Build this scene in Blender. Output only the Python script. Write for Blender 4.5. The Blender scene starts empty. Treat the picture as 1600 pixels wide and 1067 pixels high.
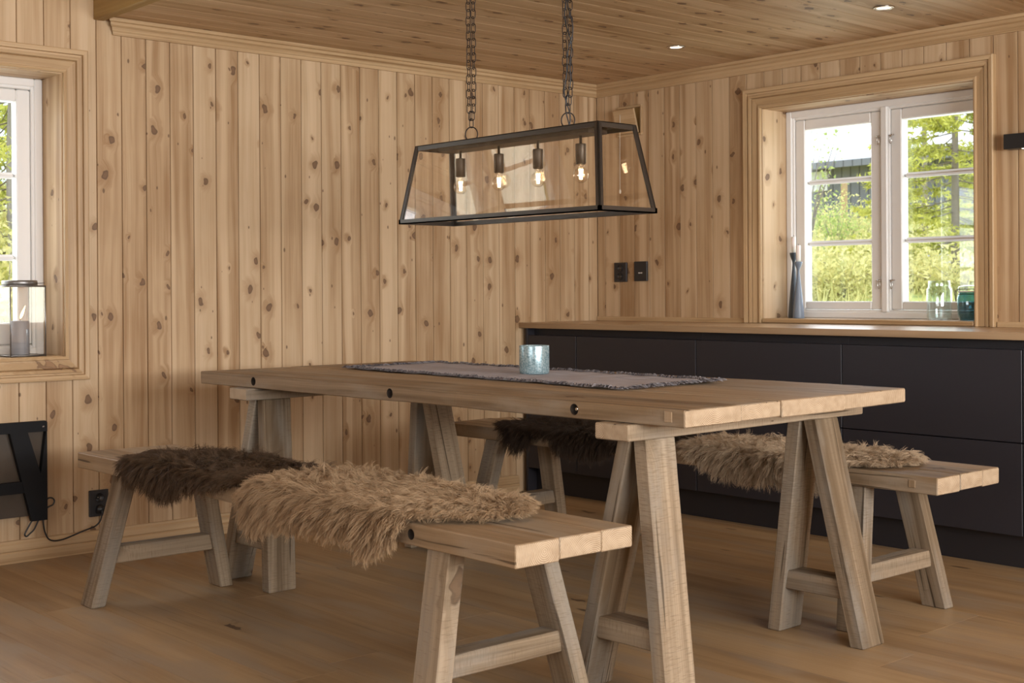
import bpy, bmesh, math, random
import numpy as np
from mathutils import Matrix, Vector, noise as mnoise

rng = np.random.default_rng(7)
random.seed(7)
S = bpy.context.scene
COL = S.collection

# ------------------------------------------------------------------ node helpers
def new_mat(name):
    m = bpy.data.materials.new(name); m.use_nodes = True
    nt = m.node_tree; nt.nodes.clear()
    out = nt.nodes.new('ShaderNodeOutputMaterial')
    return m, nt, out
class NT:
    def __init__(s, nt): s.nt = nt
    def put(s, sock, v):
        if hasattr(v, 'is_linked') or isinstance(v, bpy.types.NodeSocket): s.nt.links.new(v, sock)
        elif isinstance(v, (tuple, list)) and len(v) == 3 and sock.type == 'RGBA': sock.default_value = (*v, 1)
        else: sock.default_value = v
    def n(s, t, out=0, ins=None, **kw):
        nd = s.nt.nodes.new(t)
        for k, v in kw.items(): setattr(nd, k, v)
        for k, v in (ins or {}).items(): s.put(nd.inputs[k], v)
        return nd.outputs[out]
    def m(s, op, a, b=None, c=None, clamp=False):
        nd = s.nt.nodes.new('ShaderNodeMath'); nd.operation = op; nd.use_clamp = clamp
        s.put(nd.inputs[0], a)
        if b is not None: s.put(nd.inputs[1], b)
        if c is not None: s.put(nd.inputs[2], c)
        return nd.outputs[0]
    def vec(s, x, y, z=0.0): return s.n('ShaderNodeCombineXYZ', ins={0: x, 1: y, 2: z})
    def sep(s, v):
        nd = s.nt.nodes.new('ShaderNodeSeparateXYZ'); s.put(nd.inputs[0], v); return nd.outputs
    def noise(s, v, scale=1.0, detail=2.0, rough=.5, out=0):
        return s.n('ShaderNodeTexNoise', out, {'Vector': v, 'Scale': scale, 'Detail': detail, 'Roughness': rough})
    def mix(s, f, a, b, blend='MIX'):
        nd = s.nt.nodes.new('ShaderNodeMix'); nd.data_type = 'RGBA'; nd.blend_type = blend
        s.put(nd.inputs[0], f); s.put(nd.inputs[6], a); s.put(nd.inputs[7], b); return nd.outputs[2]
    def step(s, v, a, b):
        return s.n('ShaderNodeMapRange', 0, {'Value': v, 'From Min': a, 'From Max': b, 'To Min': 0.0, 'To Max': 1.0}, interpolation_type='SMOOTHSTEP')
    def ramp(s, f, stops):
        nd = s.nt.nodes.new('ShaderNodeValToRGB'); s.put(nd.inputs[0], f)
        el = nd.color_ramp.elements
        while len(el) < len(stops): el.new(.5)
        for e, (p, c) in zip(el, stops): e.position = p; e.color = (*c, 1)
        return nd.outputs[0]
    def bsdf(s, out, col, rough=.5, bump=None, bstr=.2, bdist=.002, **kw):
        nd = s.nt.nodes.new('ShaderNodeBsdfPrincipled')
        s.put(nd.inputs['Base Color'], col); s.put(nd.inputs['Roughness'], rough)
        for k, v in kw.items(): s.put(nd.inputs[k.replace('_', ' ')], v)
        if bump is not None:
            b = s.n('ShaderNodeBump', 0, {'Height': bump, 'Strength': bstr, 'Distance': bdist})
            s.nt.links.new(b, nd.inputs['Normal'])
        s.nt.links.new(nd.outputs[0], out.inputs[0]); return nd

def wood(name, light, mid, dark, knotcol, ku=7., kv=4., kprob=.5, kmin=.05, kmax=.13, band=22., fine=150., tone=.35,
         rough=.55, bstr=.15, saw=0., gray=None, spec=.3, crack=0., sap=.45):
    m, nt, out = new_mat(name); t = NT(nt)
    uv = t.n('ShaderNodeUVMap', uv_map='UVMap'); u, v, _ = t.sep(uv)
    rnd = t.n('ShaderNodeAttribute', 2, attribute_name='rnd')
    # knots
    wob = t.noise(t.vec(t.m('MULTIPLY', u, 25.), t.m('MULTIPLY', v, 25.)), 1., 1.)
    kvx = t.m('ADD', t.m('MULTIPLY', u, ku), t.m('MULTIPLY', t.m('SUBTRACT', wob, .5), .30))
    vn = nt.nodes.new('ShaderNodeTexVoronoi'); vn.voronoi_dimensions = '2D'
    t.put(vn.inputs['Vector'], t.vec(kvx, t.m('MULTIPLY', v, kv))); vn.inputs['Scale'].default_value = 1.; vn.inputs['Randomness'].default_value = .95
    kd = vn.outputs['Distance']; cr, cg, cb = t.sep(vn.outputs['Color'])
    rad = t.m('MULTIPLY_ADD', cr, kmax - kmin, kmin)
    act = t.m('LESS_THAN', cg, kprob)
    q = t.m('DIVIDE', kd, rad)
    kn = t.m('MULTIPLY', t.m('SUBTRACT', 1., t.step(q, .86, 1.06)), act)
    kin = t.m('MULTIPLY', t.m('SUBTRACT', 1., t.step(q, .45, .8)), act)
    halo = t.m('MULTIPLY', t.m('SUBTRACT', 1., t.step(q, .9, 3.6)), act)
    # grain
    d0 = t.noise(t.vec(t.m('MULTIPLY', u, 6.), t.m('MULTIPLY', v, .9), rnd), 1., 2.)
    gu = t.m('ADD', t.m('ADD', u, t.m('MULTIPLY', d0, .05)), t.m('MULTIPLY', halo, .03))
    n1 = t.noise(t.vec(t.m('MULTIPLY', gu, band), t.m('MULTIPLY', v, .55), t.m('MULTIPLY', rnd, 9.)), 1., 3., .55)
    n2 = t.noise(t.vec(t.m('MULTIPLY', gu, fine), t.m('MULTIPLY', v, 3.)), 1., 3., .6)
    n3 = t.noise(t.vec(t.m('MULTIPLY', u, 4.), t.m('MULTIPLY', v, 2.2), rnd), 1., 3.)
    f = t.m('ADD', t.m('MULTIPLY', n1, .75), t.m('MULTIPLY', n2, .3))
    f = t.m('ADD', f, t.m('MULTIPLY', t.m('SUBTRACT', rnd, .5), tone))
    f = t.m('ADD', f, t.m('MULTIPLY', t.m('SUBTRACT', n3, .5), .35))
    f = t.m('SUBTRACT', f, t.m('MULTIPLY', halo, .04))
    col = t.ramp(f, [(.30, dark), (.52, mid), (.74, light)])
    sp = t.noise(t.vec(t.m('MULTIPLY', gu, 13.), t.m('MULTIPLY', v, .25), t.m('MULTIPLY', rnd, 31.)), 1., 1.)
    col = t.mix(t.m('MULTIPLY', t.step(sp, .54, .66), sap), col, tuple(min(1, c * 1.12) for c in light))
    if gray:
        g = t.noise(t.vec(t.m('MULTIPLY', u, 9.), t.m('MULTIPLY', v, 2.5), t.m('MULTIPLY', rnd, 5.)), 1., 4.)
        col = t.mix(t.m('MULTIPLY', t.step(g, .42, .68), .75), col, gray)
    hgt = t.m('ADD', t.m('MULTIPLY', n2, .7), t.m('MULTIPLY', n1, .3))
    if saw:
        sw = t.m('MULTIPLY_ADD', t.m('SUBTRACT', n3, .5), .5, t.noise(t.vec(t.m('MULTIPLY', u, 26.), t.m('MULTIPLY', v, 300.)), 1., 2.))
        col = t.mix(t.m('MULTIPLY', t.step(sw, .52, .72), saw), col, dark)
        hgt = t.m('SUBTRACT', hgt, t.m('MULTIPLY', t.step(sw, .5, .72), .5))
    if crack:
        ck = t.noise(t.vec(t.m('MULTIPLY', gu, 55.), t.m('MULTIPLY', v, 1.6), t.m('MULTIPLY', rnd, 7.)), 1., 2.)
        ckm = t.m('MULTIPLY', t.step(ck, .66, .70), crack)
        col = t.mix(ckm, col, tuple(c * .35 for c in dark)); hgt = t.m('SUBTRACT', hgt, ckm)
    col = t.mix(t.m('MULTIPLY', t.m('MULTIPLY', halo, t.m('SUBTRACT', 1., kn)), .45), col, dark)
    col = t.mix(t.m('MULTIPLY', kn, .9), col, knotcol)
    v2 = nt.nodes.new('ShaderNodeTexVoronoi'); v2.voronoi_dimensions = '2D'
    t.put(v2.inputs['Vector'], t.vec(t.m('MULTIPLY', u, ku * 2.1), t.m('MULTIPLY', v, kv * 1.6))); v2.inputs['Scale'].default_value = 1.
    pr, pg, pb = t.sep(v2.outputs['Color'])
    pk = t.m('MULTIPLY', t.m('SUBTRACT', 1., t.step(v2.outputs['Distance'], t.m('MULTIPLY', pr, .06), t.m('MULTIPLY_ADD', pr, .10, .02))), t.m('LESS_THAN', pg, kprob * .32))
    col = t.mix(t.m('MULTIPLY', pk, .8), col, knotcol)
    col = t.mix(t.m('MULTIPLY', kin, .45), col, tuple(min(1, c * 2.0) for c in knotcol))
    t.bsdf(out, col, rough, hgt, bstr, .0015, **{'Specular IOR Level': spec})
    return m

def endgrain(name, a, b):
    m, nt, out = new_mat(name); t = NT(nt)
    uv = t.n('ShaderNodeUVMap', uv_map='UVMap'); u, v, _ = t.sep(uv)
    rnd = t.n('ShaderNodeAttribute', 2, attribute_name='rnd')
    w = t.noise(t.vec(t.m('MULTIPLY', u, 30.), t.m('MULTIPLY', v, 30.), rnd), 1., 2.)
    x = t.m('ADD', t.m('MODULO', t.m('MULTIPLY', rnd, 7.31), .1), t.m('SUBTRACT', t.m('FRACT', u), .55))
    y = t.m('ADD', t.m('MULTIPLY', t.m('SUBTRACT', rnd, .5), .12), t.m('SUBTRACT', t.m('FRACT', v), .5))
    r = t.m('SQRT', t.m('ADD', t.m('MULTIPLY', x, x), t.m('MULTIPLY', y, y)))
    s_ = t.m('SINE', t.m('ADD', t.m('MULTIPLY', r, 1250.), t.m('MULTIPLY', w, 9.)))
    f = t.m('ADD', t.m('MULTIPLY_ADD', s_, .28, .5), t.m('MULTIPLY', t.m('SUBTRACT', w, .5), .8))
    col = t.ramp(f, [(.15, b), (.75, a)])
    t.bsdf(out, col, .75, f, .15, .001, **{'Specular IOR Level': .2})
    return m

def plain(name, col, rough=.5, metal=0., bump=0., bscale=200., var=0., **kw):
    m, nt, out = new_mat(name); t = NT(nt)
    tc = t.n('ShaderNodeTexCoord', 3)
    nz = t.noise(tc, bscale, 3.)
    c = t.mix(t.m('MULTIPLY', nz, var), col, tuple(x * .35 for x in col)) if var else col
    t.bsdf(out, c, rough, nz if bump else None, bump, .001, Metallic=metal, **kw)
    return m

def glass(name, tint=(1, 1, 1), refl=1.0, rough=0.0):
    m, nt, out = new_mat(name); t = NT(nt)
    tr = t.n('ShaderNodeBsdfTransparent', 0, {0: (*tint, 1)})
    gl = t.n('ShaderNodeBsdfGlossy', 0, {'Color': (1, 1, 1, 1), 'Roughness': rough})
    ge = nt.nodes.new('ShaderNodeNewGeometry'); vm = nt.nodes.new('ShaderNodeVectorMath'); vm.operation = 'DOT_PRODUCT'
    nt.links.new(ge.outputs['Normal'], vm.inputs[0]); nt.links.new(ge.outputs['Incoming'], vm.inputs[1])
    k = t.m('POWER', t.m('SUBTRACT', 1., t.m('ABSOLUTE', vm.outputs['Value']), clamp=True), 5.)
    fr = t.m('MULTIPLY', t.m('MULTIPLY_ADD', k, .96, .04), refl, clamp=True)
    nd = nt.nodes.new('ShaderNodeMixShader')
    t.put(nd.inputs[0], fr); t.put(nd.inputs[1], tr); t.put(nd.inputs[2], gl)
    nt.links.new(nd.outputs[0], out.inputs[0])
    return m

def emit(name, col, st):
    m, nt, out = new_mat(name); t = NT(nt)
    e = t.n('ShaderNodeEmission', 0, {'Color': (*col, 1), 'Strength': st}); nt.links.new(e, out.inputs[0]); return m

PINE_K = (.20, .115, .06)
M = {}
M['pine'] = wood('pine_panelling', (.60, .445, .285), (.50, .345, .20), (.345, .205, .10), (.125, .07, .038), ku=8.5, kv=5.6, kprob=.42, kmin=.04, kmax=.125, band=26., tone=.24, rough=.5, sap=.55)
M['pine_ceiling'] = wood('pine_ceiling_boards', (.62, .46, .30), (.52, .365, .215), (.36, .225, .11), (.11, .06, .032), ku=9., kv=4., kprob=.55, kmin=.05, kmax=.13, band=24., tone=.2, rough=.5, sap=.5)
M['trim'] = wood('pine_trim', (.56, .40, .235), (.48, .325, .175), (.34, .21, .10), PINE_K, ku=3., kv=.7, kprob=.1, kmin=.03, kmax=.06, band=60., tone=.15, rough=.45)
M['old'] = wood('weathered_timber', (.385, .295, .20), (.27, .20, .13), (.13, .088, .05), (.09, .055, .03), ku=5., kv=2., kprob=.15, kmin=.04, kmax=.1, band=42., fine=210., tone=.35,
                rough=.75, bstr=.5, saw=.38, gray=(.255, .225, .185), crack=.75, sap=.15, spec=.2)
M['top'] = wood('weathered_timber_top', (.38, .27, .165), (.285, .193, .110), (.165, .105, .054), (.085, .05, .026), ku=4., kv=1.5, kprob=.25, kmin=.04, kmax=.1, band=36., fine=170., tone=.35,
                rough=.6, bstr=.5, saw=.12, gray=(.33, .27, .20), crack=.75, spec=.3, sap=.15)
M['end'] = endgrain('weathered_end_grain', (.50, .385, .265), (.27, .185, .11))
M['pinend'] = endgrain('pine_end_grain', (.5, .36, .21), (.36, .235, .115))
M['floor'] = wood('oak_floor', (.42, .285, .155), (.35, .225, .113), (.25, .152, .072), (.07, .04, .022), ku=4., kv=1.3, kprob=.25, kmin=.03, kmax=.075, band=17., fine=120., tone=.22,
                  rough=.42, bstr=.3, gray=(.31, .235, .16), spec=.35, crack=.3, sap=.1)
M['worktop'] = wood('oak_worktop', (.46, .32, .19), (.38, .25, .14), (.27, .17, .09), (.2, .12, .06), ku=3., kv=.7, kprob=.05, band=40., tone=.2, rough=.28, bstr=.08, spec=.5)
M['glulam'] = wood('glulam', (.42, .29, .115), (.34, .22, .08), (.25, .15, .05), PINE_K, ku=3., kv=.8, kprob=.15, kmin=.03, kmax=.07, band=30., tone=.15, rough=.5)
M['black_cab'] = plain('charcoal_lacquer', (.022, .021, .027), .42, bump=.03, bscale=350., **{'Specular IOR Level': .45})
M['plinth'] = plain('plinth_black', (.014, .013, .016), .5)
M['white'] = plain('white_paint', (.80, .79, .77), .35)
M['metal'] = plain('bronzed_steel', (.075, .066, .058), .38, .85, bump=.05, bscale=300.)
M['chain'] = plain('black_steel', (.045, .035, .03), .42, .8)
M['socketm'] = plain('lamp_socket_bronze', (.075, .058, .043), .42, .8)
M['chrome'] = plain('polished_metal', (.6, .58, .55), .22, 1.)
M['tin'] = plain('aged_tin', (.30, .29, .28), .38, .9, bump=.15, bscale=90., var=.5)
M['blackp'] = plain('black_plastic', (.012, .012, .013), .35)
M['plate'] = plain('anthracite_plate', (.022, .021, .023), .4)
M['hole_shade'] = plain('painted_hole_shade', (.02, .013, .008), .9)  # shade inside the drilled holes, painted as a near-black wall colour
M['blackmetal'] = plain('black_iron', (.006, .006, .007), .6, 0., **{'Specular IOR Level': .2})
M['glass'] = glass('clear_glass')
M['lampglass'] = glass('lamp_glass', (1, .995, .985), 1.0)
M['bulbglass'] = glass('bulb_glass', (1, .97, .92), 1.6)
M['jarglass'] = glass('pale_jar_glass', (.93, .975, .975), 1.6)
M['darkjar'] = glass('dark_teal_jar_glass', (.50, .70, .76), 2.0)
M['filament'] = emit('lit_filament', (1., .76, .45), 20.)
M['spotglow'] = emit('lit_downlight', (1., .84, .64), 2.2)
M['flame'] = emit('candle_flame', (1., .62, .22), 9.)
M['candlew'] = plain('white_wax', (.78, .76, .72), .45, **{'Subsurface Weight': .15})
M['candleg'] = plain('grey_wax', (.27, .27, .29), .5)
M['slate'] = plain('dark_slate_paint', (.045, .062, .082), .4)
M['bluegrey'] = plain('blue_grey_paint', (.17, .21, .27), .38)
M['smoke'] = plain('brown_glass_panel', (.075, .054, .036), .3, var=.6, bscale=9.)
M['string'] = plain('white_cord', (.75, .7, .6), .7)
M['white_mark'] = plain('white_mark', (.8, .8, .8), .5)
M['ledwhite'] = emit('led_strip', (1, .9, .75), 6.)

# crackled blue glass votive
m, nt, out = new_mat('blue_mercury_glass'); t = NT(nt)
tc = t.n('ShaderNodeTexCoord', 3)
n1 = t.noise(tc, 150., 5., .7); n2 = t.noise(tc, 25., 2.)
c = t.ramp(n1, [(.36, (.09, .17, .20)), (.5, (.27, .39, .42)), (.66, (.60, .68, .69))])
c = t.mix(t.m('MULTIPLY', n2, .5), c, (.28, .40, .44))
t.bsdf(out, c, .22, n1, .3, .001, Metallic=.35); M['votive'] = m
# runner cloth
m, nt, out = new_mat('grey_linen'); t = NT(nt)
uv = t.n('ShaderNodeTexCoord', 3); x, y, z = t.sep(uv)
n1 = t.noise(t.vec(t.m('MULTIPLY', x, 3.), t.m('MULTIPLY', y, 110.)), 1., 3.); n2 = t.noise(t.vec(t.m('MULTIPLY', x, 500.), t.m('MULTIPLY', y, 500.)), 1., 1.)
c = t.ramp(t.m('ADD', t.m('MULTIPLY', n1, .7), t.m('MULTIPLY', n2, .3)), [(.32, (.27, .26, .30)), (.5, (.47, .455, .50)), (.7, (.58, .565, .60))])
t.bsdf(out, c, .9, n2, .4, .001, **{'Specular IOR Level': .1}); M['linen'] = m

def fur(name, root, tip, alt):
    m, nt, out = new_mat(name); t = NT(nt)
    hi = nt.nodes.new('ShaderNodeHairInfo')
    c = t.mix(t.m('POWER', hi.outputs['Intercept'], .8), root, tip)
    c = t.mix(t.m('MULTIPLY', hi.outputs['Random'], .45), c, alt)
    t.bsdf(out, c, .6, **{'Specular IOR Level': .25}); return m
M['fur_beige'] = fur('beige_wool', (.19, .112, .055), (.48, .335, .20), (.29, .19, .105))
M['fur_pale'] = fur('pale_beige_wool', (.25, .165, .09), (.60, .46, .315), (.40, .285, .175))
M['fur_brown'] = fur('brown_wool', (.022, .013, .007), (.115, .068, .036), (.055, .031, .016))
M['fur_dark'] = fur('dark_brown_wool', (.012, .008, .005), (.070, .043, .026), (.03, .018, .011))
M['hide'] = plain('sheep_hide', (.22, .15, .09), .9)
M['hide_dark'] = plain('dark_sheep_hide', (.02, .012, .008), .9)
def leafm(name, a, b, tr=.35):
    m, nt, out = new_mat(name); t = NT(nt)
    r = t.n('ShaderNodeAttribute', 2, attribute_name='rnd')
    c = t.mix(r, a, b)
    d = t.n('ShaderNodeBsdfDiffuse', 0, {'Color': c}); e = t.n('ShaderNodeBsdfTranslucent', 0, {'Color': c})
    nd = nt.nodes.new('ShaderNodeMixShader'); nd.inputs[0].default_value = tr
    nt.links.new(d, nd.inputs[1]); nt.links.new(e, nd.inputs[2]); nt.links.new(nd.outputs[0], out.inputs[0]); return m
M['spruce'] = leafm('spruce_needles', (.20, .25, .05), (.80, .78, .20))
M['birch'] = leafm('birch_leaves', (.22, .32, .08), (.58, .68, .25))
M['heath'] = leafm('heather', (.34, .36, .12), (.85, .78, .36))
M['bark'] = plain('bark', (.33, .29, .25), .9, bump=.5, bscale=30., var=.6)
M['rock'] = plain('pale_rock', (.62, .61, .60), .9, bump=.5, bscale=12., var=.4)
m, nt, out = new_mat('meadow'); t = NT(nt); tc = t.n('ShaderNodeTexCoord', 3)
c = t.ramp(t.noise(tc, 1.6, 5.), [(.3, (.20, .25, .06)), (.5, (.42, .45, .12)), (.7, (.55, .47, .22))]); t.bsdf(out, c, .9); M['meadow'] = m
m, nt, out = new_mat('dark_board_cladding'); t = NT(nt); tc = t.n('ShaderNodeTexCoord', 3); x, y, z = t.sep(tc)
c = t.mix(t.step(t.m('ABSOLUTE', t.m('SUBTRACT', t.m('FRACT', t.m('MULTIPLY', x, 4.)), .5)), .40, .46), (.17, .18, .20), (.07, .075, .085)); t.bsdf(out, c, .8); M['cladding'] = m
M['roof'] = plain('pale_metal_roof', (.75, .76, .78), .5)

# ------------------------------------------------------------------ mesh helpers
class MB:
    def __init__(s): s.v = []; s.f = []; s.uv = []; s.mi = []; s.r = []; s.sm = []
    def face(s, idx, uvs=None, mi=0, r=.5, sm=False):
        s.f.append(tuple(idx)); s.uv.append(uvs or [(0, 0)] * len(idx)); s.mi.append(mi); s.r.append(r); s.sm.append(sm)
    def add(s, pts): n = len(s.v); s.v += [tuple(p) for p in pts]; return n
    def plank(s, lo, hi, g=0, mat=None, c=.003, seg=1, wob=0., r=None, mi=0, ei=1, seed=0):
        """box lo..hi, grain along axis g, chamfer c; rings of 8 points along the grain"""
        if r is None: r = random.random()
        a, b = [(1, 2), (2, 0), (0, 1)][g]
        la, ha, lb, hb, lg, hg = lo[a], hi[a], lo[b], hi[b], lo[g], hi[g]
        c = min(c, (ha - la) * .45, (hb - lb) * .45, (hg - lg) * .45)
        def prof(k):
            return [(la + k + c, lb + k), (ha - k - c, lb + k), (ha - k, lb + k + c), (ha - k, hb - k - c), (ha - k - c, hb - k), (la + k + c, hb - k), (la + k, hb - k - c), (la + k, lb + k + c)]
        gs = [(lg, c * .9)] + [(lg + c + (hg - lg - 2 * c) * i / seg, 0) for i in range(seg + 1)] + [(hg, c * .9)]
        per = [0]; p0 = prof(0)
        for i in range(8):
            x, y = p0[i], p0[(i + 1) % 8]; per.append(per[-1] + math.hypot(x[0] - y[0], x[1] - y[1]))
        ou, ov = r * 37.7, r * 91.3
        base = len(s.v); ctr = ((la + ha) / 2, (lb + hb) / 2)
        for (gg, k) in gs:
            for (pa, pb) in prof(k):
                if wob:
                    q = Vector((pa * 6 + seed * 3.1, pb * 6, gg * 3.)); w = mnoise.noise_vector(q) * wob + mnoise.noise_vector(q * 4.) * wob * .5
                    pa += w.x; pb += w.y
                p = [0, 0, 0]; p[a] = pa; p[b] = pb; p[g] = gg
                P = Vector(p)
                if mat is not None: P = mat @ P
                s.v.append(tuple(P))
        n = len(gs)
        for j in range(n - 1):
            for i in range(8):
                i2 = (i + 1) % 8
                s.face([base + j * 8 + i, base + j * 8 + i2, base + (j + 1) * 8 + i2, base + (j + 1) * 8 + i],
                       [(ou + per[i], ov + gs[j][0]), (ou + per[i + 1], ov + gs[j][0]), (ou + per[i + 1], ov + gs[j + 1][0]), (ou + per[i], ov + gs[j + 1][0])], mi, r)
        for j, fl in ((0, True), (n - 1, False)):
            idx = [base + j * 8 + i for i in range(8)]; uv = [(x - ctr[0] + .5, y - ctr[1] + .5) for x, y in prof(0)]
            if fl: idx.reverse(); uv.reverse()
            s.face(idx, uv, ei, r)
        return s
    def box(s, lo, hi, mat=None, c=.001, mi=0, g=2): return s.plank(lo, hi, g, mat, c, mi=mi, ei=mi)
    def lathe(s, prof, ctr=(0, 0, 0), n=32, mi=0, axis=None, cap=True, closed=False):
        base = len(s.v); R = axis if axis is not None else Matrix.Identity(3); c = Vector(ctr)
        for (r, z) in prof:
            for i in range(n):
                a = 2 * math.pi * i / n; s.v.append(tuple(c + R @ Vector((r * math.cos(a), r * math.sin(a), z))))
        k = len(prof)
        for j in range(k if closed else k - 1):
            for i in range(n):
                i2 = (i + 1) % n; j2 = (j + 1) % k
                s.face([base + j * n + i, base + j * n + i2, base + j2 * n + i2, base + j2 * n + i], [(i / n, j / k)] * 4, mi, .5, True)
        if cap and not closed:
            if prof[0][0] > 1e-6: s.face([base + i for i in range(n)][::-1], None, mi)
            if prof[-1][0] > 1e-6: s.face([base + (k - 1) * n + i for i in range(n)], None, mi)
        return s
    def tube(s, pts, r, n=8, closed=False, mi=0):
        pts = [Vector(p) for p in pts]; k = len(pts); base = len(s.v)
        rr = r if isinstance(r, (list, tuple)) else [r] * k
        up = None
        for i, p in enumerate(pts):
            if closed: d = pts[(i + 1) % k] - pts[i - 1]
            else: d = pts[min(i + 1, k - 1)] - pts[max(i - 1, 0)]
            d.normalize()
            if up is None:
                up = Vector((0, 0, 1)) if abs(d.z) < .9 else Vector((1, 0, 0))
            a = d.cross(up); a.normalize(); up = a.cross(d); up.normalize()
            for q in range(n):
                w = 2 * math.pi * q / n; s.v.append(tuple(p + (a * math.cos(w) + up * math.sin(w)) * rr[i]))
        for j in range(k if closed else k - 1):
            j2 = (j + 1) % k
            for q in range(n):
                q2 = (q + 1) % n; s.face([base + j * n + q, base + j * n + q2, base + j2 * n + q2, base + j2 * n + q], None, mi, .5, True)
        if not closed:
            s.face([base + q for q in range(n)][::-1], None, mi); s.face([base + (k - 1) * n + q for q in range(n)], None, mi)
        return s
    def build(s, name, mats, parent=None, loc=None, world=False, fix=True):
        me = bpy.data.meshes.new(name); V = np.array(s.v, float)
        off = np.zeros(3)
        if parent is None and loc is None:
            off = np.array([(V[:, 0].min() + V[:, 0].max()) / 2, (V[:, 1].min() + V[:, 1].max()) / 2, V[:, 2].min()])
        elif parent is not None and world: off = np.array(parent.location)
        elif loc is not None: off = np.zeros(3)
        me.from_pydata((V - off).tolist(), [], s.f)
        if not isinstance(mats, (list, tuple)): mats = [mats]
        for mm in mats: me.materials.append(mm)
        nm = len(mats) - 1
        me.polygons.foreach_set('material_index', [min(x, nm) for x in s.mi])
        me.polygons.foreach_set('use_smooth', s.sm)
        uv = me.uv_layers.new(name='UVMap'); uv.data.foreach_set('uv', np.array([c for f in s.uv for p in f for c in p], 'f'))
        at = me.attributes.new('rnd', 'FLOAT', 'FACE'); at.data.foreach_set('value', np.array(s.r, 'f'))
        if fix:
            bm = bmesh.new(); bm.from_mesh(me); bmesh.ops.recalc_face_normals(bm, faces=bm.faces); bm.to_mesh(me); bm.free()
        me.update()
        o = bpy.data.objects.new(name, me); COL.objects.link(o)
        if parent is not None: o.parent = parent
        else: o.location = Vector(off) if loc is None else Vector(loc)
        return o

def tag(o, label=None, cat=None, group=None, kind=None):
    if label: o['label'] = label
    if cat: o['category'] = cat
    if group: o['group'] = group
    if kind: o['kind'] = kind
    return o
def thing(name, loc, label=None, cat=None, rz=0., group=None, kind=None):
    o = bpy.data.objects.new(name, None); COL.objects.link(o); o.location = loc; o.rotation_euler = (0, 0, rz); o.empty_display_size = .1
    return tag(o, label, cat, group, kind)
def copy_tree(o, parent=None):
    c = o.copy(); COL.objects.link(c)
    if parent is not None: c.parent = parent
    for ch in list(o.children): copy_tree(ch, c)
    return c

# ------------------------------------------------------------------ camera
yaw, pitch, roll = .8442, -.0019, -.0065
f0 = Vector((-math.sin(yaw), math.cos(yaw), 0)); r0 = Vector((math.cos(yaw), math.sin(yaw), 0)); u0 = Vector((0, 0, 1))
w = f0 * math.cos(pitch) + u0 * math.sin(pitch); u2 = u0 * math.cos(pitch) - f0 * math.sin(pitch)
r3 = r0 * math.cos(roll) + u2 * math.sin(roll); u3 = u2 * math.cos(roll) - r0 * math.sin(roll)
cd = bpy.data.cameras.new('camera'); cam = bpy.data.objects.new('camera', cd); COL.objects.link(cam)
mw = Matrix.Identity(4)
for i, a in enumerate((r3, u3, -w)):
    for j in range(3): mw[j][i] = a[j]
mw.translation = (5.2655, -5.3279, 1.0697); cam.matrix_world = mw
cd.sensor_width = 36.; cd.lens = 2069.72 / 1600 * 36; cd.shift_y = -(533.5 - 458.42) / 1600
cd.clip_start = .05; cd.dof.use_dof = True; cd.dof.focus_distance = 4.6; cd.dof.aperture_fstop = 9.
S.camera = cam

# ------------------------------------------------------------------ room shell
ZC = 2.22; XM = 7.6; YM = -8.2; ZH = 4.2; YB = -2.965
BW = .1109
def boards(mb, a0, a1, zfun, openings, mp, edge0):
    """vertical boards between a0..a1; zfun(a)->(z0,z1); openings [(a0,a1,z0,z1)]; mp(a,out,z)->world"""
    k = math.floor((a0 - edge0) / BW)
    G = .0026
    while edge0 + k * BW < a1 - 1e-6:
        b0, b1 = max(a0, edge0 + k * BW), min(a1, edge0 + (k + 1) * BW); r = random.random(); k += 1
        cuts = [b0]
        for o in openings:
            for q in o[:2]:
                if b0 + 1e-4 < q < b1 - 1e-4: cuts.append(q)
        cuts = sorted(cuts) + [b1]
        z0, z1 = zfun((b0 + b1) / 2)
        for c0, c1 in zip(cuts[:-1], cuts[1:]):
            segs = [(z0, z1)]
            for o in openings:
                if o[0] < (c0 + c1) / 2 < o[1]: segs = [(z0, o[2]), (o[3], z1)]
            for s0, s1 in segs:
                e0 = G if c0 == b0 else 0; e1 = G if c1 == b1 else 0
                P = [(c0, -.0105 if e0 else 0), (c0 + e0, 0), (c1 - e1, 0), (c1, -.0105 if e1 else 0)]
                base = mb.add([mp(p[0], p[1], z) for z in (s0, s1) for p in P])
                ou, ov = r * 57.3, r * 83.1
                for i in range(3):
                    uu = [P[i][0] - b0, P[i + 1][0] - b0]
                    mb.face([base + i, base + i + 1, base + 5 + i, base + 4 + i], [(ou + uu[0], ov + s0), (ou + uu[1], ov + s0), (ou + uu[1], ov + s1), (ou + uu[0], ov + s1)], 0, r)
def slab(mb, lo, hi, mi=0): mb.plank(lo, hi, 2, None, .0005, mi=mi, ei=mi)
def backing(mb, a0, a1, z0, z1, openings, mp, d0=-.011, d1=-.3):
    def bx(p0, p1, q0, q1):
        A = mp(p0, d0, q0); B = mp(p1, d1, q1); lo = [min(x, y) for x, y in zip(A, B)]; hi = [max(x, y) for x, y in zip(A, B)]
        slab(mb, lo, hi)
    if not openings: bx(a0, a1, z0, z1); return
    o = openings[0]
    bx(a0, o[0], z0, z1); bx(o[1], a1, z0, z1); bx(o[0], o[1], z0, o[2]); bx(o[0], o[1], o[3], z1)

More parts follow.
